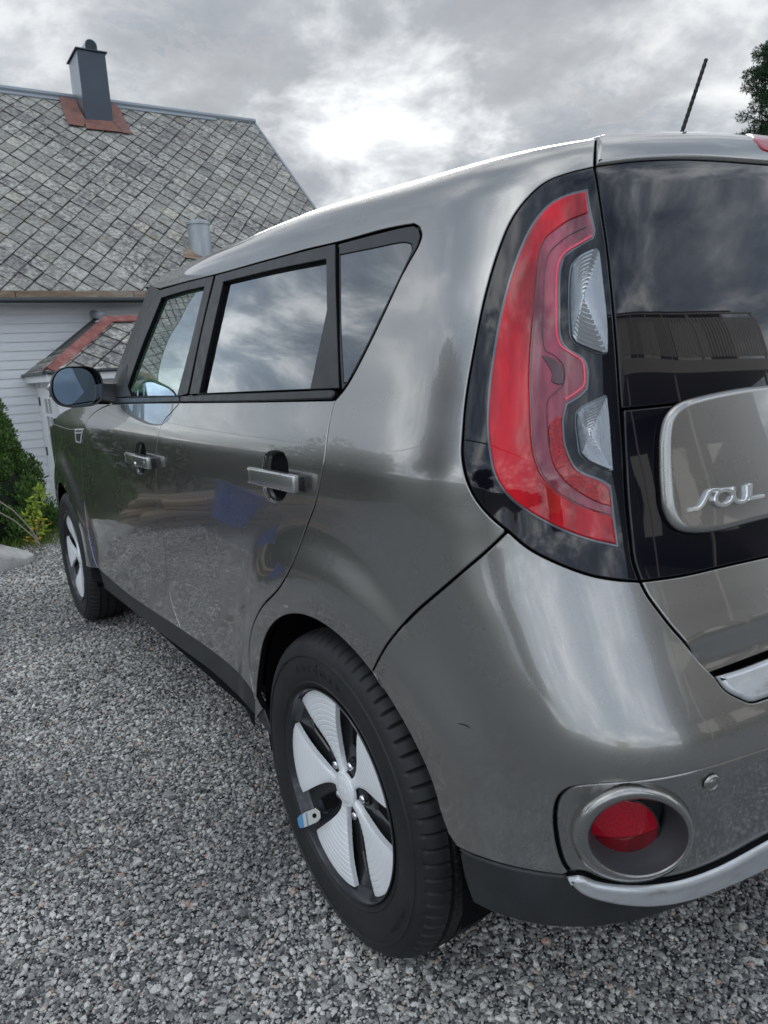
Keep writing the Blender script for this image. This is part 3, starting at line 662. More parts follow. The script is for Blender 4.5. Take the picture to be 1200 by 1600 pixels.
# ---------- door handles ----------
def frame_at(u,v):
    o=P(u,v); n=N(u,v); ty=P(u+.01,v)-P(u-.01,v); ty/=np.linalg.norm(ty); up=np.cross(ty,n); up/=np.linalg.norm(up)
    if up[2]<0: up=-up
    return Vector(o),Vector(n),Vector(ty),Vector(up)
def door_handle(door,pl,pr,cup,hpx):
    l=uvs([pl])[0]; r=uvs([pr])[0]; c=(l+r)/2
    o,n,ty,up=frame_at(*c); L=(Vector(P(*l))-Vector(P(*r))).length
    Mx=Matrix((ty,up,n)).transposed().to_4x4()
    # bowl behind the hole
    U=resample(uvs(smooth_poly(cup,3)),.006); U=U if area(U)>0 else U[::-1]; V=[];F=[];k=len(U); cc=U.mean(0)
    prof=[(1.06,-.002),(1.0,-.004),(.97,-.012),(.88,-.024),(.68,-.034),(.4,-.038),(.02,-.039)]
    for s,d in prof:
        w=cc+(U-cc)*s; V+=list(P(w[:,0],w[:,1])+N(w[:,0],w[:,1])*d)
    for q in range(len(prof)-1):
        for i in range(k): j=(i+1)%k; F.append((q*k+i,q*k+j,(q+1)*k+j,(q+1)*k+i))
    me=mesh('handle_cup',V,F,True); link('handle_cup',me,M['paint'],door)
    b=MB(); lw=L/2
    b.box((0,0,0),(L,.034,.014)); h=b.build('door_handle',M['handle'],door,bevel=.0045,seg=4,auto=True)
    h.matrix_world=Matrix.Translation(o+n*.020)@Mx
    b=MB(); s=1 if True else -1
    for bx in (((lw-.022,0,-.012),(.024,.024,.026)),((-lw+.030,0,-.013),(.046,.026,.03))):
        b=MB(); b.box(*bx); g=b.build('handle_mount',M['plastic'],door,bevel=.003,seg=2,auto=True); g.matrix_world=Matrix.Translation(o+n*.020)@Mx
    # end cap line and bright end strip
    b=MB(); b.box((-lw+.052,0,0),(.0018,.0308,.0136)); g=b.build('handle_joint',M['gap'],door); g.matrix_world=Matrix.Translation(o+n*.020)@Mx
    b=MB(); b.box((lw-.010,0,.0066),(.006,.024,.002)); g=b.build('handle_strip',M['chrome'],door,bevel=.0008); g.matrix_world=Matrix.Translation(o+n*.020)@Mx
    # dark gasket
    b=MB(); b.box((-.004,-.001,-.021),(L-.010,.030,.006)); g=b.build('handle_gasket',M['plastic'],door,bevel=.002,seg=2,auto=True); g.matrix_world=Matrix.Translation(o+n*.020)@Mx
    return o,n,ty,up,L
cupR=[(411,724),(413,712),(422,706),(434,705.5),(443,709),(448,720),(450,735),(450,758),(446,772),(440,781),(430,784),(420,780),(413,768),(410,750)]
cupF=[(211,702),(213,694),(219,690.5),(225,694),(227.5,704),(228,722),(225,736),(221,741),(215,738),(211,724)]
door_handle(rd,(404,743.5),(478,752.5),cupR,0)
o,n,ty,up,L=door_handle(fd,(208,715.5),(244,721),cupF,0)
b=MB(); b.tube([Vector((0,0,0)),Vector((0,0,.004))],.007,16); kc=b.build('key_lock',M['chrome'],fd,smooth=True); kc.matrix_world=Matrix.Translation(o+n*.041-ty*(L*.24)-up*.003)@Matrix((ty,up,n)).transposed().to_4x4()

# ---------- round pod with red lamp in the bumper, sensor ----------
def plane_pt(pxy,o,n):
    d=Vector(ray(*pxy)); c=Vector(CAM); t=(o-c).dot(n)/d.dot(n); return c+d*t
def ell(cx,cy,a,b,rot=0,n=48):
    t=np.linspace(0,2*np.pi,n,endpoint=False); c,s=math.cos(rot),math.sin(rot)
    return [(cx+a*math.cos(q)*c-b*math.sin(q)*s,cy+a*math.cos(q)*s+b*math.sin(q)*c) for q in t]
pu=uvs([(985,1302)])[0]; po=Vector(P(*pu)); pnn=Vector(N(*pu)); pnn=(pnn+Vector((0,-.25,0))).normalized()
def loop_plane(e,h): o=po+pnn*h; return [plane_pt(q,o,pnn) for q in e]
u0=uvs(ell(989,1304,99,78,-.05)); L0=[Vector(a)+Vector(b)*.0-Vector(b)*.006 for a,b in zip(P(u0[:,0],u0[:,1]),N(u0[:,0],u0[:,1]))]
L1=loop_plane(ell(990,1304,96,76,-.05),.004); L2=loop_plane(ell(993,1305,90,70,-.06),.013); L3=loop_plane(ell(997,1307,83,63,-.07),.016); L4=loop_plane(ell(998,1308,78,59,-.08),.012)
ctr=sum(L4,Vector())/48
def shrink(L,s,d,sh=Vector()): c=sum(L,Vector())/len(L); return [c+(p-c)*s-pnn*d+sh for p in L]
L5=shrink(L4,.93,.014); L6=shrink(L4,.84,.040); L7=shrink(L4,.80,.052); 
loops=[L0,L1,L2,L3,L4,L5,L6,L7]; V=[p for l in loops for p in l]; F=[]
for r in range(len(loops)-1):
    for i in range(48): j=(i+1)%48; F.append((r*48+i,(r+1)*48+i,(r+1)*48+j,r*48+j))
F.append(tuple(7*48+i for i in range(48)))
pod=link('lamp_pod',mesh('lamp_pod',V,F,True),M['paint'],bump); pod.data.materials.append(pmat('pod_inner_plastic',(.085,.085,.09),.45,.3))
for _p in pod.data.polygons:
    if min(_p.vertices)>=4*48: _p.material_index=1
# red lamp disc, slightly domed, upper half plain and lower half faceted
oo=po-pnn*.026
def redpart(name,y0,y1,mat):
    pts=[]; c=(976,1298); a,b_=52,47
    V=[];F=[];rows=[]
    for yy in np.linspace(y0,y1,9):
        w=math.sqrt(max(0,1-yy*yy)); row=[]
        for k in range(13):
            s=-1+2*k/12; X=c[0]+a*(w*s)+2*yy; Y=c[1]+b_*yy-.10*a*w*s
            rr=(w*s)**2+yy*yy; p=plane_pt((X,Y),oo,pnn)+pnn*(.010*(1-rr)); row.append(p)
        rows.append(row)
    for r in rows: V+=r
    for r in range(8):
        for k in range(12): F.append((r*13+k,(r+1)*13+k,(r+1)*13+k+1,r*13+k+1))
    return link(name,mesh(name,V,F,True),mat,bump)
m_=lensmat('red_reflector',(.50,.004,.02),.16,650); M['refl']=m_
redpart('red_reflector',-1,.02,M['refl']); M['fogred']=lensmat('red_fog_lens',(.20,.002,.008),.07); redpart('red_fog_lamp',.03,1,M['fogred'])
b=MB(); rim=[plane_pt(q,oo,pnn)-pnn*.001 for q in ell(976,1298,54,49,-.09,40)]; b.tube(rim+[rim[0]],.0018,6,cap=False); b.build('lamp_seal',M['plastic'],bump,smooth=True)
su=uvs([(1113,1224)])[0]; o,n,ty,up=frame_at(*su); fm=Matrix.Translation(o-n*.0008)@Matrix((ty,up,n)).transposed().to_4x4()
b=MB(); V=[];F=[]
prof=[(.0125,-.001),(.0118,.0022),(.0098,.0030),(.0088,.0012),(.0078,.0005),(.0072,.0022),(.004,.0028),(.0002,.0029)]
for r_,h in prof: V+=[(r_*math.cos(2*math.pi*k/28),r_*math.sin(2*math.pi*k/28),h) for k in range(28)]
for q in range(len(prof)-1): F+=[(q*28+k,q*28+(k+1)%28,(q+1)*28+(k+1)%28,(q+1)*28+k) for k in range(28)]
g=link('parking_sensor',mesh('parking_sensor',V,F,True),M['paint'],bump); g.matrix_world=fm

# ---------- chrome lettering on the plate ----------
lu=uvs([(1056,801)])[0]; ru=uvs([(1168,780)])[0]
PLO=.0160
def lp(x,y): # letter space (0..1 along the word, y up in the same unit) onto the plate
    s=LUV[(round(x,5),round(y,5))]; return P(*s),N(*s)
def ribbon(name,pts,w,th=.0032,closed=False):
    p=smooth_poly(pts,.025,60,closed); n_=len(p)
    d=(np.roll(p,-1,0)-np.roll(p,1,0)) if closed else np.gradient(p,axis=0)
    nn=np.stack([-d[:,1],d[:,0]],-1); nn/=np.linalg.norm(nn,axis=1,keepdims=True)
    V=[];F=[]
    qs=[p[i]+nn[i]*w/2*s for i in range(n_) for s in (1,.62,-.62,-1)]
    uvq=uvs([(1066+111*q[0],799-22*q[0]-112*q[1]) for q in qs]); global LUV
    LUV={(round(float(q[0]),5),round(float(q[1]),5)):u for q,u in zip(qs,uvq)}
    for i in range(n_):
        for s,hh in ((1,0),(1,.75),(.62,1),(-.62,1),(-1,.75),(-1,0)):
            q=p[i]+nn[i]*w/2*s; o_,m2=lp(*q); V.append(o_+m2*(PLO-.002+(th+.002)*hh))
    K=6
    for i in range(n_ if closed else n_-1):
        j=(i+1)%n_
        for k in range(K-1): F.append((i*K+k,j*K+k,j*K+k+1,i*K+k+1))
    if not closed: F+=[tuple(range(K)),tuple((n_-1)*K+k for k in range(K-1,-1,-1))]
    me=mesh(name,V,F); bm=bmesh.new(); bm.from_mesh(me); bmesh.ops.recalc_face_normals(bm,faces=bm.faces)
    for f in bm.faces: f.smooth=True
    for e in bm.edges: e.smooth=not (e.is_manifold and e.calc_face_angle(0)>.5)
    bm.to_mesh(me); bm.free(); return link(name,me,M['letter'],tg)
bw=.058
# zoom coordinates of the photograph's script lettering, x 480..1155 -> 0..1, baseline at y 1190
def z(x,y): 
    X=(x-480)/675; base=1190-(x-480)*(1190-1050)/675; return (X,(base-y)/675*1.05)
ribbon('letter_s',[z(482,1178),z(535,1172),z(575,1140),z(612,1080),z(645,1020),z(690,1004),z(735,1002)],bw)
ribbon('letter_o',[z(868,1050),z(850,1095),z(800,1130),z(745,1135),z(708,1105),z(705,1060),z(740,1015),z(790,998),z(845,1008)],bw,closed=True)
ribbon('letter_u',[z(872,968),z(872,1050),z(890,1092),z(935,1108),z(985,1090),z(1003,1050),z(1004,950)],bw)
ribbon('letter_l',[z(1030,936),z(1026,1000),z(1022,1075),z(1085,1062),z(1155,1046)],bw)

# ---------- wheels ----------
def lathe(prof,n,closed=True,disp=None):
    V=[];F=[];k=len(prof)
    for i in range(n):
        a=2*math.pi*i/n
        for j,(r,x) in enumerate(prof):
            rr=r-(disp(i,j,r,x) if disp else 0); V.append((x,rr*math.cos(a),rr*math.sin(a)))
    for i in range(n):
        i2=(i+1)%n
        for j in range(k-1): F.append((i*k+j,i*k+j+1,i2*k+j+1,i2*k+j))
    return V,F
def make_tyre():
    side=[(.207,-.080),(.210,-.090),(.216,-.0955),(.224,-.0985),(.2262,-.1008),(.2285,-.0990),(.238,-.1025),(.250,-.1048),(.262,-.1055),(.274,-.1048),(.2800,-.1040),(.2815,-.1062),(.2855,-.1060),(.287,-.1030),(.294,-.1010),(.300,-.0985),(.306,-.0950),(.311,-.0905),(.315,-.0855),(.3185,-.0795),(.3212,-.073),(.3232,-.066),(.3245,-.058)]
    G=[-.052,-.019,.019,.052]; tread=[]
    xs=np.arange(-.056,.0565,.0035)
    xs=sorted(set([round(x,4) for x in xs]+[g+d for g in G for d in (-.0055,-.0045,.0045,.0055)]))
    for x in xs:
        r=.3260-.0010*(abs(x)/.055)**2
        if any(abs(x-g)<.0050 for g in G): r-=.0075
        tread.append((r,x))
    prof=side+tread+[(r,-x) for r,x in side[::-1]]
    NN_=74*7
    def disp(i,j,r,x):
        ax=abs(x); s=0
        if r>.3035 and ax>.053:
            ph=i%7
            if ph==0: s=.0060*min(1,(r-.3035)/.006)
        elif ax<.047 and r>.32:
            ph=(i*2+int(x*900))%14
            if ph<2: s=.003
        elif .281<r<.2865 and x<-.1055 : s=0
        return s
    return mesh('tyre',*lathe(prof,NN_,disp=disp),smooth=False)
tyre_me=make_tyre()
def autosmooth(me,ang=.62):
    bm=bmesh.new(); bm.from_mesh(me); bmesh.ops.recalc_face_normals(bm,faces=bm.faces)
    for f in bm.faces: f.smooth=True
    for e in bm.edges: e.smooth=not (e.is_manifold and e.calc_face_angle(0)>ang)
    bm.to_mesh(me); bm.free(); return me
autosmooth(tyre_me,.7)
HUB=-.074
def rimx(r): return HUB-.014*sstep(np.asarray(r),.03,.2)   # face of the blades, dished to the hub
def make_blade():
    # half angles of a blade by radius
    R_=[.030,.045,.060,.085,.110,.140,.170,.195,.206]; Hh=np.radians([21,12.5,11.0,13.2,16.4,19.6,22.0,23.4,23.8])
    rows=[];V=[];F=[];NR=118;NA=11
    rr=np.linspace(.036,.2065,NR)
    for i,r in enumerate(rr):
        for k in range(NA):
            s=-1+2*k/(NA-1); h=np.interp(r,R_,Hh); rq=r-.010*(r/.2)**1.5*(abs(s)**2.2)*( .35 if r>.195 else .35)
            g=.0008 if (i%8==3 and 10<i<112) else 0
            edge=.0016 if abs(s)>.99 else 0
            a=h*s; V.append((float(rimx(r))+g+edge+ .0016*s*s,-rq*math.sin(a),rq*math.cos(a)))
    for i in range(NR-1):
        for k in range(NA-1): F.append((i*NA+k,i*NA+k+1,(i+1)*NA+k+1,(i+1)*NA+k))
    # skirt down to the dark recess
    b=[k for k in range(NA)]+[i*NA+NA-1 for i in range(1,NR)]+[(NR-1)*NA+k for k in range(NA-2,-1,-1)]+[i*NA for i in range(NR-2,0,-1)]
    o=len(V); V+=[(V[q][0]+.010,V[q][1]*1.0,V[q][2]*1.0) for q in b]; nb=len(b)
    for i in range(nb): j=(i+1)%nb; F.append((b[i],b[j],o+j,o+i))
    return autosmooth(mesh('spoke',V,F),.9)
blade_me=make_blade()
dish_me=autosmooth(mesh('dish',*lathe([(.2125,-.094),(.2145,-.0985),(.2135,-.1005),(.211,-.0995),(.2088,-.094),(.2080,-.086),(.200,-.072),(.16,-.061),(.11,-.056),(.07,-.056),(.045,-.062),(.03,-.066),(.001,-.067)],72)),.6)
barrel_me=mesh('rim_barrel',*lathe([(.210,-.085),(.205,.09)],48),smooth=True)
hub_me=autosmooth(mesh('hub_cap',*lathe([(.036,HUB+.006),(.0365,HUB-.0005),(.035,HUB-.0022),(.031,HUB-.0032),(.0295,HUB-.0026),(.0285,HUB-.0034),(.018,HUB-.0046),(.0005,HUB-.005)],40)),.8)
bolt_me=autosmooth(mesh('wheel_bolt',*lathe([(.0085,-.050),(.0085,-.0665),(.0070,-.0700),(.0035,-.0715),(.0003,-.0718)],14)),.9)
cup_me=autosmooth(mesh('bolt_well',*lathe([(.017,-.0570),(.0165,-.0615),(.0155,-.0618),(.0148,-.0590),(.0145,-.052),(.0003,-.051)],28)),.7)
def slot_me():
    b=MB(); pts=[(-.0555,-.010,.090),(-.0555,.013,.094),(-.0585,.021,.160),(-.0625,.015,.176),(-.0625,-.014,.172),(-.0585,-.016,.13)]
    V=[Vector((p[0]-.0042,p[1],p[2])) for p in pts]
    n_=len(V); c=sum(V,Vector())/n_
    Vo=V; Vi=[c+(v-c)*.84+Vector((.0035,0,0)) for v in V]; Vd=[c+(v-c)*.80+Vector((.02,0,0)) for v in V]
    F=[]
    for A_,B_ in ((0,1),(1,2)):
        for i in range(n_): j=(i+1)%n_; F.append((A_*n_+i,A_*n_+j,B_*n_+j,B_*n_+i))
    return mesh('slot',Vo+Vi+Vd,F),mesh('slot_void',[v for v in Vi],[tuple(range(n_))])
slot_m,void_m=slot_me()
# text on tyre and hub
def text_mesh(txt,size,ext):
    cu=bpy.data.curves.new('txt','FONT'); cu.body=txt; cu.size=size; cu.extrude=ext; cu.align_x='CENTER'; cu.resolution_u=3
    o=bpy.data.objects.new('txt',cu); COL.objects.link(o); dg=bpy.context.evaluated_depsgraph_get(); dg.update()
    me=bpy.data.meshes.new_from_object(o.evaluated_get(dg)); bpy.data.objects.remove(o); return me
def arc_text(txt,R,ang,size,adv,name,flip=False):
    V=[];F=[];tot=adv*(len(txt)-1)
    for i,ch in enumerate(txt):
        if ch==' ': continue
        me=text_mesh(ch,size,.0007); a=ang+tot/2-adv*i; o=len(V)
        for v in me.vertices:
            # letter plane: x right, y up -> outward radial; wheel outer face is -x, seen from outside +y(car forward) is left
            u,w=v.co.x,v.co.y
            if abs(w)>0: pass
            rr=R+w; aa=a-u/R
            V.append((-.1056-v.co.z if not flip else 0, -rr*math.cos(aa), rr*math.sin(aa)))
        F+=[tuple(q+o for q in p.vertices) for p in me.polygons]
    return mesh(name,V,F)
# angle measured like the photo: 0 = towards the car's rear, 90 = up
txt_top=arc_text('nordman',.250,math.radians(96),.030,math.radians(6.4),'tyre_lettering')
txt_low=arc_text('NORDMAN',.262,math.radians(-32),.013,math.radians(3.0),'tyre_lettering')
for me in (txt_top,txt_low): me.materials.append(M['rubber'])
kia=text_mesh('KIA',.017,.0006); kia.materials.append(M['wheel_silver'])
def make_wheel(loc,rot,first,right=False):
    w=empty('wheel',loc,car); 
    T=[]
    def add(nm,me,mat,M_=None):
        o=bpy.data.objects.new(nm,me); COL.objects.link(o)
        if len(me.materials)==0: me.materials.append(mat)
        o.parent=w
        if M_ is not None: o.matrix_local=M_
        return o
    Rw=Matrix.Rotation(rot,4,'X')
    add('tyre',tyre_me,M['rubber'],Matrix.Rotation(rot*.37,4,'X'))
    add('rim_barrel',barrel_me,M['gap']); add('rim_dish',dish_me,M['wheel_dark'])
    for k in range(5):
        Rk=Matrix.Rotation(rot+2*math.pi*k/5,4,'X')
        add('spoke',blade_me,M['wheel_silver'],Rk)
        Rg=Matrix.Rotation(rot+2*math.pi*(k+.5)/5,4,'X')
        add('slot',slot_m,M['wheel_dark'],Rg); add('slot_void',void_m,M['gap'],Rg)
        Rg2=Rg@Matrix.Translation((0,0,.056))
        add('bolt_well',cup_me,M['wheel_dark'],Rg2); add('wheel_bolt',bolt_me,M['chrome'],Rg2)
    add('hub_cap',hub_me,M['wheel_silver'])
    if first:
        add('tyre_lettering',txt_top,M['rubber']); add('tyre_lettering',txt_low,M['rubber'])
    e=add('hub_emblem',kia,M['wheel_silver'],Matrix.Translation((HUB-.0048,0,-.006))@Matrix(((0,0,-1,0),(-1,0,0,0),(0,1,0,0),(0,0,0,1))))
    w.scale=(1,.988,.988); w.location.z=.322
    if right: w.rotation_euler=(0,0,math.pi)
    return w
WX=-.790
W1=make_wheel((WX,.73,.326),math.radians(-21),True)
W2=make_wheel((WX,3.30,.326),math.radians(-21),True)
make_wheel((-WX,.73,.326),.3,False,True); make_wheel((-WX,3.30,.326),.9,False,True)

# ---------- wing mirror ----------
mc=Vector(on(120,604,1,2.20)); 
def mpt(x,y,dy=0): return Vector(on(x,y,1,2.20+dy))
mir_px=[(120,572),(140,572.5),(153,579),(160,592),(162,608),(160,624),(150,632),(130,635.5),(108,636),(92,631),(83,620),(79.5,605),(82,590),(91,578),(104,573)]
face=[mpt(*q) for q in smooth_poly(mir_px,4)]
c0=sum(face,Vector())/len(face); k=len(face)
mir=empty('wing_mirror',(0,0,0),car)
fw=Vector((.0,1,0))
V=[];F=[];prof=[(.93,.006),(.955,-.002),(.985,-.003),(1.0,.004),(1.015,.018),(1.01,.045),(.95,.085),(.80,.118),(.55,.138),(.25,.148),(.02,.15)]
for s,d in prof: V+=[c0+(p-c0)*s+fw*d+Vector((.012*(d/.15),0,-.006*(d/.15))) for p in face]
for q in range(len(prof)-1):
    for i in range(k): j=(i+1)%k; F.append((q*k+i,q*k+j,(q+1)*k+j,(q+1)*k+i))
me=autosmooth(mesh('mirror_housing',V,F),1.2); me.materials.append(M['plastic']); me.materials.append(M['paint'])
for p_ in me.polygons:
    if p_.center.y>2.235: p_.material_index=1
link('mirror_housing',me,None,mir)
gm=[]
mn=Vector((-.16,-1,.02)).normalized()
for p in face:
    gm.append(c0+(p-c0)*.925+fw*.006)
m_=bpy.data.materials.new('mirror_silver'); m_.use_nodes=True; bb=m_.node_tree.nodes['Principled BSDF']; bb.inputs['Metallic'].default_value=1; bb.inputs['Roughness'].default_value=.01; bb.inputs['Base Color'].default_value=(.55,.68,.80,1); M['mirror']=m_
# mirror glass angled a little towards the driver
tilt=Matrix.Rotation(math.radians(5),3,'Z')
gc=c0+fw*.012; gmesh=mesh('mirror_glass',[Vector((p.x,gc.y+ (p.x-gc.x)*.21+(p.z-gc.z)*.05,p.z)) for p in gm],[tuple(range(k))]); link('mirror_glass',gmesh,M['mirror'],mir)
arm=MB(); a1=mpt(158,598); a2=mpt(158,627); b1=Vector(P(*uvs([(180,600)])[0])); b2=Vector(P(*uvs([(183,629)])[0]))
arm.prism([a1,a2,b2+Vector((.01,0,-.002)),b1+Vector((.01,0,0))],(0,.05,0)); arm.build('mirror_arm',M['plastic'],mir,bevel=.008,seg=3,auto=True)
ts=MB(); ts.tube([mpt(80,600,.03),mpt(77.5,607,.05),mpt(80,620,.04)],[.006,.011,.006],8); ts.build('turn_signal',M['clear'],mir,smooth=True)
pn('mirror_sail',PXD((176,622),(190,585),(200,570),(199,600),(206,620)),M['plastic'],fd,off=.003,gap=0,rnd=.002,flange=.01)

# ---------- aerial ----------
an=MB(); A0=Vector(on(1057,232,0,0.0)); A1=Vector(on(1104,91,0,0.0)); 
# lean the mast to the rear in the car's own plane x = 0
pts=[A0.lerp(A1,t) for t in np.linspace(0,1,90)]
rad=[(.0042 if i>3 else .007)*(1.0+(.14 if (i//3)%2 else 0))*(1-.12*i/90) for i in range(90)]
rad[-1]=.002
an.tube(pts,rad,10); an.build('aerial',M['plastic'],car,smooth=True)
ab_=MB(); ab_.tube([A0+Vector((0,.03,-.05)),A0+Vector((0,0,-.005)),A0+Vector((0,-.004,.012))],[.03,.014,.007],12); ab_.build('aerial_base',M['plastic'],car,smooth=True)
# ---------- cabin ----------
seatm=pmat('dark_seat_fabric',(.035,.035,.038),.9); dashm=pmat('dash_plastic',(.03,.03,.032),.6)
def seat(x,y):
    s=empty('seat',(x,y,0),car); b=MB(); b.box((0,0,.52),(.5,.5,.16)); b.build('seat_cushion',seatm,s,bevel=.04,seg=3,auto=True)
    b=MB(); b.box((0,0,0),(.48,.12,.62),Matrix.Rotation(math.radians(12),3,'X')); o=b.build('backrest',seatm,s,bevel=.045,seg=3,auto=True); o.location=(0,-.25,.86)
    b=MB(); b.box((0,0,0),(.26,.09,.18)); o=b.build('headrest',seatm,s,bevel=.03,seg=3,auto=True); o.location=(0,-.33,1.28)
for x in (-.36,.36): seat(x,1.95)
for x in (-.42,.42): seat(x,1.05)
b=MB(); b.box((0,2.78,.92),(1.35,.42,.22)); b.build('dashboard',dashm,car,bevel=.06,seg=3,auto=True)
st=MB(); c=Vector((-.36,2.42,.98)); R=Matrix.Rotation(math.radians(-65),3,'X'); ring=[c+R@Vector((.185*math.cos(t),.185*math.sin(t),0)) for t in np.linspace(0,2*math.pi,40)]
st.tube(ring,.014,8,cap=False); st.box(tuple(c),(.15,.03,.06)); st.box(tuple(c),(.34,.015,.03)); st.build('steering_wheel',dashm,car,smooth=False)
# ---------- far side of the body: mirrored copies ----------
def mirror_tree(o,par):
    c_=o.copy(); COL.objects.link(c_); c_.parent=par
    return c_
for o in (quarter,rd,fd,fender,rocker,tl):
    kids=list(o.children); c_=o.copy(); COL.objects.link(c_); c_.parent=car; c_.matrix_world=Matrix.Diagonal((-1,1,1,1))@o.matrix_world
    for ch in kids:
        d=ch.copy(); COL.objects.link(d); d.parent=c_; d.matrix_parent_inverse=Matrix.Identity(4); d.matrix_basis=ch.matrix_basis
for o in list(mir.children):
    pass
m2=mir.copy(); COL.objects.link(m2); m2.parent=car; m2.scale=(-1,1,1)
for ch in mir.children:
    d=ch.copy(); COL.objects.link(d); d.parent=m2
for o in [c_ for c_ in car.children if c_.name.startswith(('wheel_well','roof_pillar'))]:
    d=o.copy(); COL.objects.link(d); d.scale=(-1,1,1)
sh=[c_ for c_ in car.children if c_.name.startswith('inner_shell')]
for o in (sh[0],sh[2],sh[1]):
    d=o.copy(); COL.objects.link(d); d.scale=(-1,1,1)
# ================= ground =================
def gz(x,y):
    x=np.asarray(x,float); y=np.asarray(y,float)
    return -.78*sstep(y,5.7,8.4)*1.0 -.0*x
def axis(lo,hi,a,b,fine,coarse): return np.unique(np.concatenate([np.geomspace(max(1,b),hi,14)[1:]*1.0,np.arange(a,b,fine),-np.geomspace(max(1,-a),-lo,14)[1:]]))
gx=axis(-400,400,-7,9,.35,1); gy=axis(-400,400,-7,13,.35,1)
X,Y=np.meshgrid(gx,gy,indexing='ij'); Z=gz(X,Y)-.004
gm_=pmat('gravel_bed',(.14,.14,.145),.9); t=NT(gm_)
v=t.n('ShaderNodeTexVoronoi'); v.inputs['Scale'].default_value=75; c=t.n('ShaderNodeTexCoord'); t.l(c.outputs['Object'],v.inputs[0])
sp=t.n('ShaderNodeSeparateColor'); t.l(v.outputs['Color'],sp.inputs[0])
stone=t.ramp(sp.outputs[0],[(0,(.09,.093,.10)),(.4,(.22,.228,.24)),(.75,(.38,.39,.40)),(1,(.62,.61,.58))])
edge=t.ramp(v.outputs['Distance'],[(.3,(1,1,1)),(.75,(.25,.25,.25))])
big=t.noise(.5,3,.5); geo=t.n('ShaderNodeSeparateXYZ'); t.l(c.outputs['Object'],geo.inputs[0])
grass=t.ramp(t.noise(6,6,.7),[(.35,(.03,.034,.018)),(.7,(.07,.078,.036))])
# lawn beyond the yard
r1=t.math('ADD',geo.outputs[1],t.math('MULTIPLY',t.noise(.8,3),1.0)); farm=t.ramp(t.math('MULTIPLY',r1,.05),[(.48,(0,0,0)),(.50,(1,1,1))])
lft=t.ramp(t.math('MULTIPLY',t.math('ADD',geo.outputs[0],t.math('MULTIPLY',t.noise(.6,3),2.0)),-.1),[(.52,(0,0,0)),(.56,(1,1,1))])
both=t.math('MAXIMUM',farm,lft)
t.col(t.mix(both,t.mix(1.0,stone,edge,'MULTIPLY'),grass))
t.bump(t.math('SUBTRACT',1.0,v.outputs['Distance']),.9,.008)
V=np.stack([X,Y,Z],-1)
gob=gridmesh('ground',V,gm_,None); tag(gob,kind='structure')

# loose stones on top: one small set of stone shapes scattered by geometry nodes
def stone_mesh(k):
    bm=bmesh.new(); bmesh.ops.create_icosphere(bm,subdivisions=1,radius=1); r=random.Random(k)
    for v in bm.verts:
        v.co*= .72+.5*r.random()
    s=(1,.62+.3*r.random(),.42+.25*r.random())
    for v in bm.verts: v.co=Vector((v.co.x*s[0],v.co.y*s[1],v.co.z*s[2]))
    # knock flats onto it
    for q in range(4):
        n=Vector((r.uniform(-1,1),r.uniform(-1,1),r.uniform(-1,1))).normalized(); d=.55+.15*r.random()
        for v in bm.verts:
            e=v.co.dot(n)
            if e>d*.9: v.co-=n*(e-d*.9)
    me=bpy.data.meshes.new('stone'); bm.to_mesh(me); bm.free(); return me
sm=pmat('gravel_stone',(.3,.3,.3),.72); t=NT(sm)
rn=t.rnd()
cl=t.ramp(rn,[(0,(.11,.112,.112)),(.18,(.22,.222,.22)),(.42,(.365,.366,.36)),(.66,(.51,.51,.50)),(.84,(.66,.655,.64)),(.94,(.74,.73,.705)),(.965,(.84,.83,.80)),(.975,(.60,.50,.42)),(1.0,(.58,.38,.30))])
gr=t.ramp(t.noise(1.6,5,.7),[(.3,(.7,.7,.7)),(.7,(1.2,1.2,1.2))]); oi_=t.n('ShaderNodeObjectInfo').outputs['Location']
patch=t.ramp(t.noise(1.3,5,.6,vec=oi_),[(.36,(.68,.67,.66)),(.60,(1.22,1.19,1.14))]); t.col(t.mix(1.0,t.mix(1.0,cl,gr,'MULTIPLY'),patch,'MULTIPLY')); t.bump(t.noise(3,4,.6),.35,.2)
stones=bpy.data.collections.new('stone_shapes')
for k in range(9):
    o=bpy.data.objects.new('stone_shape',stone_mesh(k)); o.data.materials.append(sm); stones.objects.link(o)
def scatter_points():
    pts=[];sz=[]
    # area in front of the lens and round it, thinning with distance
    def fill(x0,x1,y0,y1,den,r0,r1,lo,hi):
        n=int((x1-x0)*(y1-y0)*den); x=RNG.uniform(x0,x1,n); y=RNG.uniform(y0,y1,n)
        d=np.hypot(x-CAM[0],y-CAM[1]); k=(d>=lo)&(d<hi); x=x[k];y=y[k]
        pr=proj(np.stack([x,y,gz(x,y)],-1)); dep=(np.stack([x,y,gz(x,y)],-1)-CAM)@AXF
        k=(dep>.2)&(pr[:,0]>-260)&(pr[:,0]<1460)&(pr[:,1]<1900)
        # nothing far under the car body
        k&=~((x>-.55)&(y>1.2)&(y<4.2))
        x=x[k];y=y[k]; s=r0*(r1/r0)**(RNG.random(len(x))**2.6)
        pts.append(np.stack([x,y,gz(x,y)+s*RNG.uniform(-.1,.5,len(x))],-1)); sz.append(s)
    fill(-3.5,2.2,-.6,3.2,38000,.0028,.0098,0,2.6)
    fill(-4.5,2.5,-.6,4.6,19000,.0042,.0115,2.6,4.2)
    fill(-5.5,3.0,2.0,7.2,9500,.0060,.0130,4.2,7.6)
    fill(-4.0,2.2,-.6,5.0,260,.0100,.0185,0,5.0)
    return np.concatenate(pts),np.concatenate(sz)
SP,SS=scatter_points(); print('stones',len(SP))
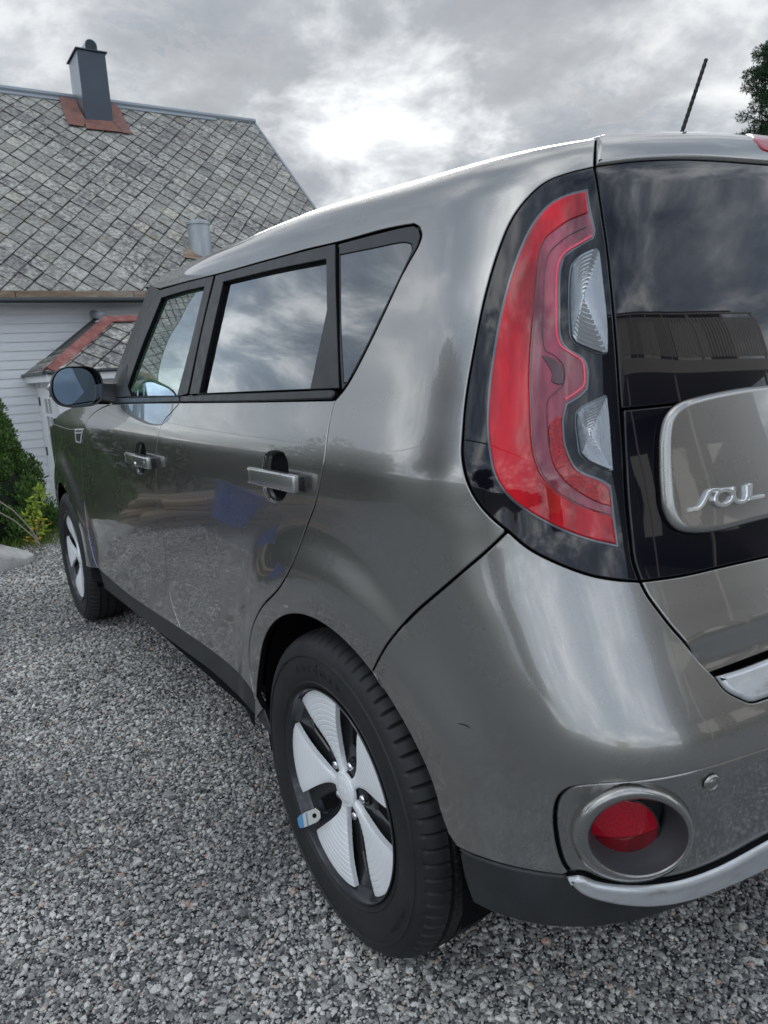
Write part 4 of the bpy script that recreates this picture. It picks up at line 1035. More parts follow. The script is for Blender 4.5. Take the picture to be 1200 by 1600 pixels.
# a few larger single ones
pm=bpy.data.meshes.new('gravel'); pm.from_pydata([tuple(p) for p in SP],[],[])
pm.attributes.new('size','FLOAT','POINT').data.foreach_set('value',SS.astype(np.float32))
rot=RNG.uniform(-1,1,(len(SP),3))*np.array([.5,.5,3.14]); pm.attributes.new('rot','FLOAT_VECTOR','POINT').data.foreach_set('vector',rot.astype(np.float32).ravel())
gr_o=bpy.data.objects.new('gravel',pm); COL.objects.link(gr_o); tag(gr_o,'loose grey crushed stone covering the yard','gravel',kind='stuff')
ng=bpy.data.node_groups.new('scatter','GeometryNodeTree'); ng.interface.new_socket('Geometry',in_out='INPUT',socket_type='NodeSocketGeometry'); ng.interface.new_socket('Geometry',in_out='OUTPUT',socket_type='NodeSocketGeometry')
gi=ng.nodes.new('NodeGroupInput'); go=ng.nodes.new('NodeGroupOutput'); ip=ng.nodes.new('GeometryNodeInstanceOnPoints'); ci=ng.nodes.new('GeometryNodeCollectionInfo')
ci.inputs[0].default_value=stones; ci.inputs[1].default_value=True; ci.inputs[2].default_value=True
ip.inputs['Pick Instance'].default_value=True
a1=ng.nodes.new('GeometryNodeInputNamedAttribute'); a1.data_type='FLOAT'; a1.inputs[0].default_value='size'
a2=ng.nodes.new('GeometryNodeInputNamedAttribute'); a2.data_type='FLOAT_VECTOR'; a2.inputs[0].default_value='rot'
L_=ng.links.new; L_(gi.outputs[0],ip.inputs['Points']); L_(ci.outputs[0],ip.inputs['Instance']); L_(a1.outputs[0],ip.inputs['Scale']); L_(a2.outputs[0],ip.inputs['Rotation']); L_(ip.outputs[0],go.inputs[0])
gr_o.modifiers.new('scatter','NODES').node_group=ng

# ================= house =================
HW=9.6; HX0,HX1=-2.66,4.6; EY,EZ,TA=9.3,2.22,.9135
AL=math.atan(TA); RY,RZ=13.0,EZ+(13.0-EY)*TA
house=empty('white_house',(0,HW,-.9)); tag(house,'white clapboard house with a steep lichen stained diamond slate roof','house')
def hpart(b,name,mat,par=None,**k):
    o=b.build(name,mat,None,**k); o.parent=par or house
    if par is None or par is house: o.matrix_parent_inverse=Matrix.Translation((0,-HW,.9))
    return o
bm_=pmat('white_board_paint',(.82,.83,.84),.55); t=NT(bm_); d=t.noise(1.5,8,.7,vec=t.scaled(1,1,9)); t.col(t.ramp(d,[(.3,(.72,.73,.74)),(.6,(.85,.86,.87))])); t.bump(t.noise(3,5,.6,vec=t.scaled(.6,30,30)),.15,.002); M['board']=bm_
M['white']=pmat('white_trim_paint',(.78,.78,.78),.5)
wl_=MB(); wl_.box(((HX0+HX1)/2,HW+.06,.95),(HX1-HX0,.08,2.66)); wall=hpart(wl_,'wall',M['board'])
bd=MB(); BL=HX1-HX0
bd.prism([(HX0,0,0),(HX0,-.020,0),(HX0,-.006,.112),(HX0,0,.112)],(BL,0,0)); bme=bd.build('board',M['board'],bevel=.002,seg=1)
nb=0; z0=-.36
while z0<2.2:
    o=bme if nb==0 else bme.copy()
    if nb: COL.objects.link(o)
    o.parent=wall; o.location=(random.uniform(-.01,.01),HW+.018+random.uniform(-.0015,.0015),z0); nb+=1; z0+=.1065
# gable wall and back
g_=MB(); g_.prism([(HX1-.06,HW+.1,-.36),(HX1-.06,16.3,-.36),(HX1-.06,16.3,2.0),(HX1-.06,RY,RZ-.28),(HX1-.06,HW+.1,2.25)],(.06,0,0)); g_.prism([(HX0,HW+.1,-.36),(HX0,16.3,-.36),(HX0,16.3,2.0),(HX0,RY,RZ-.28),(HX0,HW+.1,2.25)],(.06,0,0)); hpart(g_,'gable_wall',M['board'])
fm_=pmat('foundation_stone',(.20,.17,.15),.9); t=NT(fm_); t.col(t.ramp(t.noise(4,8,.7),[(.3,(.10,.08,.07)),(.7,(.26,.22,.19))])); f_=MB(); f_.box(((HX0+HX1)/2,HW+.12,-.80),(BL,.1,.90)); hpart(f_,'foundation',fm_)
# roof body
def rp(x,s,h=0): # s metres up the slope from the eave, h above the plane
    return Vector((x,EY+s*math.cos(AL)-h*math.sin(AL),EZ+s*math.sin(AL)+h*math.cos(AL)))
SL=(RY-EY)/math.cos(AL)
RX0,RX1=-2.84,4.79
rm=pmat('roof_deck',(.05,.05,.05),.9)
rb=MB(); rb.prism([tuple(rp(RX0,0,-.10)),tuple(rp(RX0,SL,-.10)),tuple(rp(RX0,SL,-.004)),tuple(rp(RX0,0,-.004))],(RX1-RX0,0,0)); roof=hpart(rb,'roof',rm)
bk=MB(); bk.prism([(RX0,RY,RZ-.01),(RX0,RY+3.7,EZ),(RX0,RY+3.7,EZ-.1),(RX0,RY,RZ-.14)],(RX1-RX0,0,0)); hpart(bk,'back_roof',rm)
slm=pmat('slate',(.3,.3,.29),.75); t=NT(slm)
isl=t.n('ShaderNodeNewGeometry').outputs['Random Per Island']; oi=t.rnd(); rnd2=t.math('FRACT',t.math('ADD',isl,oi))
base_=t.ramp(rnd2,[(0,(.28,.27,.235)),(.35,(.365,.355,.31)),(.7,(.44,.43,.375)),(.93,(.49,.48,.42)),(1,(.54,.51,.40))])
lic=t.ramp(t.noise(17,9,.75,co='Object'),[(.42,(0,0,0)),(.54,(1,1,1))]); lic2=t.ramp(t.noise(1.1,4,.6),[(.32,(.35,.35,.35)),(.60,(1,1,1))])
lm=t.math('MULTIPLY',lic,lic2)
c1=t.mix(lm,base_,(.12,.112,.115))
pale=t.ramp(t.noise(30,6,.7),[(.56,(0,0,0)),(.66,(1,1,1))]); c2=t.mix(t.math('MULTIPLY',pale,.55),c1,(.60,.62,.59))
moss=t.ramp(t.noise(2.6,8,.75),[(.60,(0,0,0)),(.70,(1,1,1))]); c3=t.mix(t.math('MULTIPLY',moss,.8),c2,(.20,.18,.06))
t.col(c3); t.bump(t.noise(40,6,.7),.5,.004); M['slate']=slm
DU,DW=.268,.362
def slate_poly(cx,cs,clip0=0.0,clip1=SL,x0=RX0+.02,x1=RX1-.02):
    pts=[(cx-DU/2,cs),(cx,cs-DW/2),(cx+DU/2,cs),(cx,cs+DW/2)]
    # clip to the roof rectangle
    def clip(ps,f,g):
        out=[]
        for i in range(len(ps)):
            a,b=ps[i],ps[(i+1)%len(ps)]; da,db=f(a),f(b)
            if da>=0: out.append(a)
            if da*db<0: k=da/(da-db); out.append((a[0]+(b[0]-a[0])*k,a[1]+(b[1]-a[1])*k))
        return out
    for f in (lambda p:p[1]-clip0,lambda p:clip1-p[1],lambda p:p[0]-x0,lambda p:x1-p[0]):
        pts=clip(pts,f,None)
        if len(pts)<3: return None
    return pts
cells=[]
i=0
rows=int(SL/(DW/2))+2
for r in range(rows):
    cs=r*DW/2
    nx=int((RX1-RX0)/DU)+2
    for k in range(nx):
        cx=RX0+k*DU+(DU/2 if r%2 else 0)
        if RX0-.1<cx<RX1+.1: cells.append((cx,cs))
def slate_geo(pts,cx,cs,rr):
    n=len(pts); tilt=rr.uniform(.010,.020); sx=rr.uniform(-.006,.006); sh=.950
    top=[];bot=[]
    ox,os=rr.uniform(-.004,.004),rr.uniform(-.005,.005)
    for (a,s) in pts:
        a2=cx+(a-cx)*sh+ox; s2=cs+(s-cs)*sh+os
        h=.010-tilt*(s-cs)/(DW/2)*.6+sx*(a-cx)/(DU/2)
        top.append(rp(a2,s2,h)); bot.append(rp(a2,s2,h-.009))
    return top+bot,[tuple(range(n-1,-1,-1)),tuple(range(n,2*n))]+[(i,(i+1)%n,n+(i+1)%n,n+i) for i in range(n)]
vis=[]
for cx,cs in cells:
    pp=proj(np.array(rp(cx,cs))); d=np.linalg.norm(np.array(rp(cx,cs))-CAM)
    v_=(-25<pp[0]<520) and (pp[1]<455); hid=pp[0]>250 and pp[1]>430-(pp[0]-250)*.40
    vis.append((0 if (v_ and not hid) else 1,d,cx,cs))
vis.sort(); rr=random.Random(5); stuff=MB(); nsl=0
for q,d,cx,cs in vis:
    pts=slate_poly(cx,cs)
    if not pts: continue
    if 1.22<cx<2.48 and cs>SL-1.02+abs(cx-1.9)*.2 and cs>0: 
        if 1.48<cx<2.32 and cs>SL-.62: continue
    V,F=slate_geo(pts,cx,cs,rr)
    if q==0 and nsl<300:
        me=mesh('slate',V,F); bm=bmesh.new(); bm.from_mesh(me); bmesh.ops.recalc_face_normals(bm,faces=bm.faces); bm.to_mesh(me); bm.free()
        o=link('slate',me,M['slate'],roof); nsl+=1
    else: stuff.add(V,F)
so=stuff.build('slates_beyond',M['slate'],roof); tag(so,kind='stuff')
# verge, ridge, eave and gutter
zm=pmat('weathered_zinc',(.30,.33,.36),.45,.5)
b=MB(); b.tube([rp(RX0,SL,.02),rp(RX1,SL,.02)],.055,8); b.box((0.2,RY-.06,RZ-.03),(RX1-RX0,.16,.02),Matrix.Rotation(AL,3,'X')); tag(hpart(b,'ridge_cap',zm),kind=None)
b=MB(); b.prism([tuple(rp(RX1-.03,-.02,-.14)),tuple(rp(RX1-.03,SL,-.14)),tuple(rp(RX1-.03,SL,.03)),tuple(rp(RX1-.03,-.02,.03))],(.035,0,0)); hpart(b,'verge_board',zm)
em=pmat('weathered_eave_wood',(.27,.19,.12),.85); t=NT(em); t.col(t.ramp(t.noise(2.2,8,.75,vec=t.scaled(1,4,4)),[(.32,(.13,.10,.075)),(.5,(.27,.19,.125)),(.68,(.38,.35,.30))]))
seg=RX0
while seg<RX1:
    L=min(1.35,RX1-seg); b=MB(); b.box((seg+L/2,EY-.006+random.uniform(-.004,.004),EZ-.035),(L-.008,.024,.085)); hpart(b,'eave_board',em); seg+=L
gm2=pmat('dark_gutter',(.05,.06,.065),.45,.3); b=MB(); b.tube([(RX0,EY-.05,EZ-.105),(RX1,EY-.05,EZ-.105)],.033,10); hpart(b,'gutter',gm2,smooth=True)
b=MB(); b.box(((RX0+RX1)/2,(EY+HW)/2,EZ-.10),(RX1-RX0-.05,HW-EY+.02,.03)); hpart(b,'soffit',M['board'])
# chimney
cm=pmat('chimney_sheet_metal',(.055,.070,.088),.42,.35); t=NT(cm); t.rough(t.ramp(t.noise(3,5,.6),[(.3,(.3,)*3),(.7,(.5,)*3)]))
ch=empty('chimney',(1.9,12.8,5.3),house); ch.matrix_parent_inverse=Matrix.Translation((0,-HW,.9))
CI=Matrix.Translation((-1.9,-12.8,-5.3))
def cpart(b,n,m_,**k): o=b.build(n,m_,ch,**k); o.matrix_parent_inverse=CI; return o
b=MB(); b.box((1.895,12.82,5.60),(.42,.64,1.14)); cpart(b,'chimney_stack',cm,bevel=.006,seg=1)
# folded cross breaks on the side sheet, and the crowning plate
b=MB(); 
b.add([(1.683,12.52,5.06),(1.683,13.12,5.06),(1.683,13.12,6.16),(1.683,12.52,6.16),(1.668,12.82,5.62)],[(0,1,4),(1,2,4),(2,3,4),(3,0,4)]); cpart(b,'side_sheet',pmat('side_sheet_metal',(.26,.28,.31),.3,.7))
b=MB(); b.box((1.895,12.82,6.178),(.48,.70,.018)); cpart(b,'top_plate',cm,bevel=.003,seg=1)
b=MB(); pts=[(1.93+.095*math.cos(a),12.60,6.187+(.10+.095*math.sin(a) if 0<=a<=math.pi else 0)) for a in np.linspace(0,math.pi,14)]
pts=[(1.93+.095,12.60,6.187)]+pts+[(1.93-.095,12.60,6.187)]
b.prism(pts,(0,.46,0)); cpart(b,'cowl',pmat('cowl_metal',(.42,.45,.48),.3,.85),auto=True)
b=MB(); pts=[(1.93+.088*math.cos(a),12.597,6.189+(.098+.088*math.sin(a))) for a in np.linspace(0,math.pi,14)]; pts=[(2.018,12.597,6.19)]+pts+[(1.842,12.597,6.19)]
b.prism(pts,(0,.002,0)); cpart(b,'cowl_opening',pmat('cowl_dark',(.035,.045,.055),.8))
fmr=pmat('red_brown_flashing',(.22,.085,.06),.6); t=NT(fmr); t.col(t.ramp(t.noise(5,7,.7),[(.3,(.13,.055,.042)),(.7,(.27,.12,.09))]))
def on_roof(px_,py_,h=.03):
    d=ray(px_,py_); o=rp(0,0,h); n=Vector((0,-math.sin(AL),math.cos(AL))); t_=(o-Vector(CAM)).dot(n)/Vector(d).dot(n); return Vector(CAM)+Vector(d)*t_
for q,nm,tone in (([(92,151),(118,156),(133,188),(131,198),(106,194)],'flashing',0),([(129,187),(178,190),(193,207),(136,201)],'flashing',0),([(174,161),(186,168),(206,209),(192,208),(176,191)],'flashing',0)):
    n=Vector((0,-math.sin(AL),math.cos(AL))); pts=[on_roof(*k,h=.036) for k in q]; b=MB(); b.prism([tuple(p) for p in pts],tuple(n*.008)); hpart(b,nm,fmr)
# small roof vent
vz=pmat('galvanised_vent',(.42,.45,.47),.5,.5); t=NT(vz); t.col(t.ramp(t.noise(6,6,.7,vec=t.scaled(1,1,.3)),[(.3,(.30,.33,.35)),(.7,(.50,.53,.54))]))
vb=Vector((2.40,9.98,2.98)); ve=empty('roof_vent',vb,house); ve.matrix_parent_inverse=Matrix.Translation((0,-HW,.9))
b=MB(); b.tube([(0,0,-.25),(0,0,.20)],.150,20); b.build('vent_pipe',vz,ve,auto=True)
b=MB(); b.tube([(0,0,.20),(0,0,.235),(0,0,.255)],[.166,.166,.13],20); b.build('vent_cap',vz,ve,auto=True)
n=Vector((0,-math.sin(AL),math.cos(AL))); b=MB(); pts=[on_roof(*k,h=.024) for k in [(286,402),(290,388),(328,392),(325,408)]]; b.prism([tuple(p) for p in pts],tuple(n*.006)); o=b.build('vent_flashing',em,ve); o.matrix_parent_inverse=Matrix.Translation(-vb)

# ---------- porch ----------
porch=empty('porch',(.0,HW,-.8)); tag(porch,'small white entrance porch with a red hipped slate roof on the house front','porch')
PI_=Matrix.Translation((0,-HW,.8))
def ppart(b,n,m_,par=None,**k):
    o=b.build(n,m_,None,**k); o.parent=par or porch
    if par is None: o.matrix_parent_inverse=PI_
    return o
PX0,PX1,PY=.0,2.2,8.2
b=MB(); b.box(((PX0+PX1)/2,PY+.04,.25),(PX1-PX0,.06,2.0)); b.box((PX0+.04,(PY+HW)/2,.25),(.06,HW-PY,2.0)); b.box((PX1-.04,(PY+HW)/2,.25),(.06,HW-PY,2.0)); ppart(b,'porch_wall',M['white'])
for x in (PX0+.03,PX1-.03):
    b=MB(); b.box((x,PY+.02,.25),(.11,.10,2.02)); ppart(b,'corner_board',M['white'],bevel=.004,seg=1)
b=MB(); b.box((PX0-.002,HW-.05,.25),(.03,.10,2.0)); ppart(b,'corner_board',M['white'])
# door on the side face with hinges and panes
dw=pmat('dark_pane_glass',(.03,.04,.045),.04,0,1,.01)
b=MB(); b.box((PX0-.012,8.92,.13),(.04,.92,1.96)); dr=ppart(b,'door',M['white'],bevel=.004,seg=1)
for zz in (-.45,.35,.95):
    b=MB(); b.box((PX0-.038,9.36,zz),(.012,.05,.10)); ppart(b,'hinge',pmat('hinge_iron',(.03,.03,.03),.6),dr)
for iy in range(2):
    for iz in range(3):
        y=8.62+iy*.23; zz=.50+iz*.20
        b=MB(); b.box((PX0-.034,y,zz),(.006,.19,.165)); ppart(b,'pane',dw,dr)
b=MB()
for yy in (8.505,8.735,8.965): b.box((PX0-.04,yy,.70),(.014,.035,.62))
for zz in (.40,.60,.80,1.0): b.box((PX0-.0405,8.735,zz),(.012,.48,.03))
ppart(b,'glazing_bar',M['white'],dr)
# front window
b=MB(); b.box((.24,PY-.01,.56),(.34,.05,.52)); wf=ppart(b,'window_frame',M['white'],bevel=.004,seg=1)
for ix in range(2):
    for iz in range(2):
        b=MB(); b.box((.17+ix*.14,PY-.037,.46+iz*.21),(.11,.006,.18)); ppart(b,'pane',dw,wf)
lamp=empty('porch_lamp',(.16,PY-.10,.86)); tag(lamp,'small white wall lantern beside the porch door','lamp')
b=MB(); b.tube([(0,0,.05),(0,0,.02),(0,0,0)],[.01,.05,.06],10); b.build('lamp_shade',M['white'],lamp,auto=True)
b=MB(); b.tube([(0,0,-.005),(0,0,-.10)],[.04,.03],10); b.build('lamp_glass',pmat('lamp_glass',(.7,.72,.72),.2),lamp,auto=True)
b=MB(); b.tube([(0,.0,-.02),(0,.07,-.03)],.01,6); b.build('lamp_bracket',M['white'],lamp)
# hipped roof of the porch
Ax=Vector((.74,8.9,1.83)); Aw=Vector((.77,9.6,1.93)); EL=Vector((-.13,8.04,1.27)); ER=Vector((2.34,8.04,1.27)); WL=Vector((-.13,9.6,1.27)); WR=Vector((2.34,9.6,1.27)); Ar=Vector((1.5,8.9,1.83))
b=MB(); b.add([EL,ER,WR,WL,Ax,Aw,Ar,Vector((1.5,9.6,1.9))],[(0,1,6,4),(0,4,5,3),(1,2,7,6),(4,6,7,5),(3,2,1,0)]); proof=ppart(b,'porch_roof',rm)
def tile_plane(name,O,U_,Vd,poly2,du,dv,par,lim=60):
    n=U_.cross(Vd).normalized(); n=n if n.z>0 else -n; out=0
    def ins(p): return inside(np.array(poly2),np.array([p]))[0]
    xs=np.array(poly2)
    for r in range(-2,int(xs[:,1].max()/(dv/2))+2):
        for k in range(-2,int(xs[:,0].max()/du)+3):
            cx=k*du+(du/2 if r%2 else 0); cs=r*dv/2
            if not ins((cx,cs)): 
                pass
            pts=[(cx-du/2,cs),(cx,cs-dv/2),(cx+du/2,cs),(cx,cs+dv/2)]
            # clip to convex polygon
            P2=[tuple(p) for p in poly2]; sgn=1 if area(np.array(poly2))>0 else -1
            for i in range(len(P2)):
                a,b_=P2[i],P2[(i+1)%len(P2)]; f=lambda p: sgn*((b_[0]-a[0])*(p[1]-a[1])-(b_[1]-a[1])*(p[0]-a[0]))
                o_=[]
                for j in range(len(pts)):
                    p,q=pts[j],pts[(j+1)%len(pts)]; dp,dq=f(p),f(q)
                    if dp>=0: o_.append(p)
                    if dp*dq<0: t_=dp/(dp-dq); o_.append((p[0]+(q[0]-p[0])*t_,p[1]+(q[1]-p[1])*t_))
                pts=o_
                if len(pts)<3: break
            if len(pts)<3 or abs(area(np.array(pts)))<.0015: continue
            cc=np.mean(pts,0); T=[]
            for p in pts:
                u=cc[0]+(p[0]-cc[0])*.955; v=cc[1]+(p[1]-cc[1])*.955; h=.014-.012*(p[1]-cs)/(dv/2)
                T.append(O+U_*u+Vd*v+n*h)
            Bt=[q-n*.010 for q in T]; m_=len(T)
            me=mesh(name,T+Bt,[tuple(range(m_-1,-1,-1)),tuple(range(m_,2*m_))]+[(i,(i+1)%m_,m_+(i+1)%m_,m_+i) for i in range(m_)])
            bm=bmesh.new(); bm.from_mesh(me); bmesh.ops.recalc_face_normals(bm,faces=bm.faces); bm.to_mesh(me); bm.free()
            link(name,me,M['slate'],par); out+=1
def local(O,U_,Vd,p): d=p-O; return (d.dot(U_),d.dot(Vd))
Uf=Vector((1,0,0)); Vf=(Vector((0,Ax.y-EL.y,Ax.z-EL.z))).normalized()
tile_plane('slate',EL,Uf,Vf,[local(EL,Uf,Vf,p) for p in (EL,ER,Ar,Ax)],.30,.36,proof)
Us=Vector((0,1,0)); Vs=Vector((.87,0,.58)).normalized()
tile_plane('slate',EL,Us,Vs,[local(EL,Us,Vs,p) for p in (EL,WL,Aw,Ax)],.30,.36,proof)
hm=pmat('red_hip_metal',(.34,.09,.07),.65); t=NT(hm); t.col(t.ramp(t.noise(6,7,.7),[(.34,(.13,.045,.04)),(.52,(.27,.085,.07)),(.68,(.33,.19,.16))]))
def hip(a,b_,w=.10):
    d=(b_-a).normalized(); s=d.cross(Vector((0,0,1))).normalized(); up=s.cross(d)
    m_=MB(); m_.add([a-s*w-up*.035,a+up*.03,a+s*w-up*.035,b_-s*w-up*.035,b_+up*.03,b_+s*w-up*.035,a-s*w-up*.045,a+s*w-up*.045,b_-s*w-up*.045,b_+s*w-up*.045],[(0,1,4,3),(1,2,5,4),(0,6,8,3),(2,7,9,5),(6,7,9,8),(0,1,2,7,6),(3,4,5,9,8)])
    ppart(m_,'hip_flashing',hm)
hip(EL+Vector((.02,.02,.03)),Ax+Vector((0,0,.04)),.095); hip(Ax+Vector((0,0,.04)),Ar+Vector((0,0,.04)),.075); hip(Ar,ER)
b=MB(); b.tube([Ax+Vector((.0,.05,.05)),Aw+Vector((0,0,.05))],.05,8); ppart(b,'ridge_cap',zm)
b=MB(); b.tube([Ax+Vector((-.11,.03,.0)),Ax+Vector((.11,.0,.06))],.014,6); ppart(b,'ridge_bolt',zm)
for a_,b_ in ((EL,ER),(EL,WL)):
    m_=MB(); d=(b_-a_); c_=(a_+b_)/2; 
    if abs(d.x)>abs(d.y): m_.box((c_.x,c_.y+.012,1.215),(d.length,.03,.09)); 
    else: m_.box((c_.x+.012,c_.y,1.215),(.03,d.length,.09))
    ppart(m_,'fascia',M['white'])
m_=MB(); m_.box(((EL.x+ER.x)/2,8.82,1.185),(2.42,1.5,.02)); ppart(m_,'porch_soffit',M['white'])
m_=MB(); m_.tube([(EL.x,EL.y-.02,1.262),(ER.x,ER.y-.02,1.262)],.02,6); m_.tube([(EL.x-.02,EL.y,1.262),(WL.x-.02,WL.y,1.262)],.02,6); o=ppart(m_,'roof_edge',gm2); 

# ================= planting, rocks =================
def leafmat(name,c0,c1,rough=.6,trans=.25):
    m_=pmat(name,c0,rough,spec=.3); t=NT(m_); r_=t.n('ShaderNodeNewGeometry').outputs['Random Per Island']; f=t.noise(3,3,.5)
    t.col(t.mix(t.math('ADD',t.math('MULTIPLY',r_,.6),t.math('MULTIPLY',f,.4)),c0,c1)); 
    return m_
def foliage(name,centres,n,size,mat,par,aspect=2.2,droop=0.0,shape='leaf',seed=1,outward=None):
    """n leaf cards per clump; centres = list of (centre, radii)"""
    rg=np.random.default_rng(seed); V=[];F=[]
    for (c,r) in centres:
        m_=max(6,int(n*(r[0]*r[1]*r[2])**(1/3.)/.3)) if n>0 else -n
        u=rg.normal(size=(m_,3)); u/=np.linalg.norm(u,axis=1,keepdims=True); rad=rg.random(m_)**.35
        p=np.array(c)+u*rad[:,None]*np.array(r)
        d=u*.8+rg.normal(size=(m_,3))*.6+np.array([0,0,droop]); d/=np.linalg.norm(d,axis=1,keepdims=True)
        s=np.cross(d,rg.normal(size=(m_,3))); s/=np.linalg.norm(s,axis=1,keepdims=True); z_=size*(.6+.8*rg.random(m_))[:,None]
        a=p-s*z_/aspect/2; b_=p+d*z_*.5-s*z_/aspect; c_=p+d*z_; e=p+d*z_*.5+s*z_/aspect; nn=np.cross(d,s)*z_*.10
        o=len(V)
        V+=list(np.stack([p,p+d*z_*.5-s*z_/aspect/2+nn,c_,p+d*z_*.5+s*z_/aspect/2+nn],1).reshape(-1,3))
        F+=[(o+4*i,o+4*i+1,o+4*i+2,o+4*i+3) for i in range(m_)]
    me=mesh(name,V,F); return link(name,me,mat,par)
thm=leafmat('thuja_green',(.022,.060,.016),(.12,.22,.045))
# conical thuja left of the car
tj=empty('thuja_bush',(-1.17,6.0,-.05)); tag(tj,'dense green conical evergreen bush behind the rock at the left edge','bush')
rg=np.random.default_rng(3); cs_=[]
for i in range(520):
    h=rg.random()**1.25*1.55; R=.66*(1-h/1.66)**.80; a=rg.uniform(0,2*math.pi); q=R*(.72+.32*rg.random())
    cs_.append(((q*math.cos(a),q*math.sin(a),h+.02),(.07,.07,.09)))
fo=foliage('foliage',cs_,-190,.030,thm,tj,aspect=2.2,droop=1.1,seed=4)
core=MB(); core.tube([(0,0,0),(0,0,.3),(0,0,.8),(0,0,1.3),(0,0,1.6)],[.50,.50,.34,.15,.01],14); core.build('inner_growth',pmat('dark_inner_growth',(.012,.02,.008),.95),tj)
tk=MB(); tk.tube([(0,0,-.1),(0,0,.5)],[.05,.03],8); tk.build('trunk',pmat('bark',(.09,.06,.04),.9),tj)
# yellow-green sapling and bare stems in front of it
spm=leafmat('sapling_leaf',(.16,.26,.03),(.38,.46,.06))
def leafy_stem(name,base,tip,nl,size,mat,label,par=None):
    s=empty(name,base); tag(s,label,'plant'); d=Vector(tip)-Vector(base); b=MB(); pts=[d*t+Vector((.02*math.sin(t*5),0,0)) for t in np.linspace(0,1,8)]
    b.tube(pts,[.006*(1-.7*t) for t in np.linspace(0,1,8)],6); b.build('stem',pmat('twig_bark',(.20,.16,.12),.8),s)
    if nl: foliage('foliage',[(tuple(d*t+Vector((.03*math.sin(9*t),0,0))),(.045,.045,.04)) for t in np.linspace(.25,1,nl)],-9,size,mat,s,aspect=2.4,droop=.2,seed=len(name)+nl)
leafy_stem('sapling',(-.80,5.42,0),tuple(Vector(on(58,765,1,5.42))),16,.055,spm,'young yellow-green sapling growing beside the front wheel')
leafy_stem('weed',(-.86,5.15,0),tuple(Vector(on(62,815,1,5.2))),5,.03,leafmat('autumn_leaf',(.40,.32,.03),(.50,.30,.04)),'small weed with yellowing leaves by the gravel edge')
def arch_stem(pts,label):
    s=empty('bare_stem',(0,0,0)); w=[Vector(on(x,y,1,5.0)) for x,y in pts]; s.location=w[-1]; tag(s,label,'twig','bare arching stems')
    b=MB(); q=[p-w[-1] for p in w]; b.tube(q,[.0045]*len(q),6); b.build('stem',pmat('pale_twig',(.32,.28,.24),.8),s)
arch_stem([(-30,772),(0,784),(20,797),(38,815),(52,832),(62,850)],'upper of two thin bare stems arching over the rock')
arch_stem([(-30,790),(0,801),(22,813),(40,828),(54,840),(62,851)],'lower of two thin bare stems arching over the rock')
def rock(name,c,r,seed,label,mat):
    bm=bmesh.new(); bmesh.ops.create_icosphere(bm,subdivisions=4,radius=1); rg=random.Random(seed)
    fl=[(Vector((rg.uniform(-1,1),rg.uniform(-1,1),rg.uniform(-.3,1))).normalized(),rg.uniform(.62,.85)) for _ in range(14)]
    from mathutils import noise
    for v in bm.verts:
        for n_,d in fl:
            e=v.co.dot(n_)
            if e>d: v.co-=n_*(e-d)
        v.co*=1+.07*noise.noise(v.co*2.3+Vector((seed,0,0)))+.03*noise.noise(v.co*7)
        v.co=Vector((v.co.x*r[0],v.co.y*r[1],v.co.z*r[2]))
    me=bpy.data.meshes.new(name); bm.to_mesh(me); bm.free(); o=link(name,autosmooth(me,.5),mat,None,c); tag(o,label,'rock'); return o
rk=pmat('pale_rock',(.42,.41,.39),.85); t=NT(rk); t.col(t.ramp(t.noise(5,9,.7),[(.3,(.22,.21,.20)),(.5,(.40,.39,.37)),(.72,(.58,.57,.54))])); t.bump(t.noise(9,8,.7),.7,.02)
rock('boulder',(-1.20,4.93,.02),(.34,.26,.17),11,'large pale grey boulder at the left edge of the gravel',rk)
rock('boulder',(-.70,6.3,-.08),(.16,.14,.20),23,'small light stone between the bush and the front wheel',rk)
gm3=leafmat('grass_blade',(.05,.09,.015),(.20,.26,.05))
V=[];F=[]; rg=np.random.default_rng(8)
for i in range(1500):
    x=rg.uniform(-1.9,-.55); y=rg.uniform(5.25,5.75)-abs(x+.9)*.1; z_=float(gz(x,y)); h=rg.uniform(.03,.10); a=rg.uniform(0,6.28); w=.004; l=rg.normal()*.03
    V+=[(x-w*math.cos(a),y-w*math.sin(a),z_),(x+w*math.cos(a),y+w*math.sin(a),z_),(x+l,y+l*.4,z_+h)]; F.append((3*i,3*i+1,3*i+2))
gs=link('grass',mesh('grass',V,F),gm3); tag(gs,'short grass tufts along the edge of the gravel','grass',kind='stuff')
# twig and leaf litter in the gravel
tw=MB(); a=Vector((on(105,1352,2,.012) if False else (0,0,0)))
def gpt(x,y,z=.01): return Vector(on(x,y,2,z))
tw.tube([gpt(100,1357,.012),gpt(118,1340,.016),gpt(140,1325,.014),gpt(153,1318,.014)],[.0012,.0022,.002,.001],6); tag(tw.build('twig',pmat('dry_twig',(.26,.20,.14),.8)),'thin dry twig lying on the gravel','twig')
lf=MB(); 

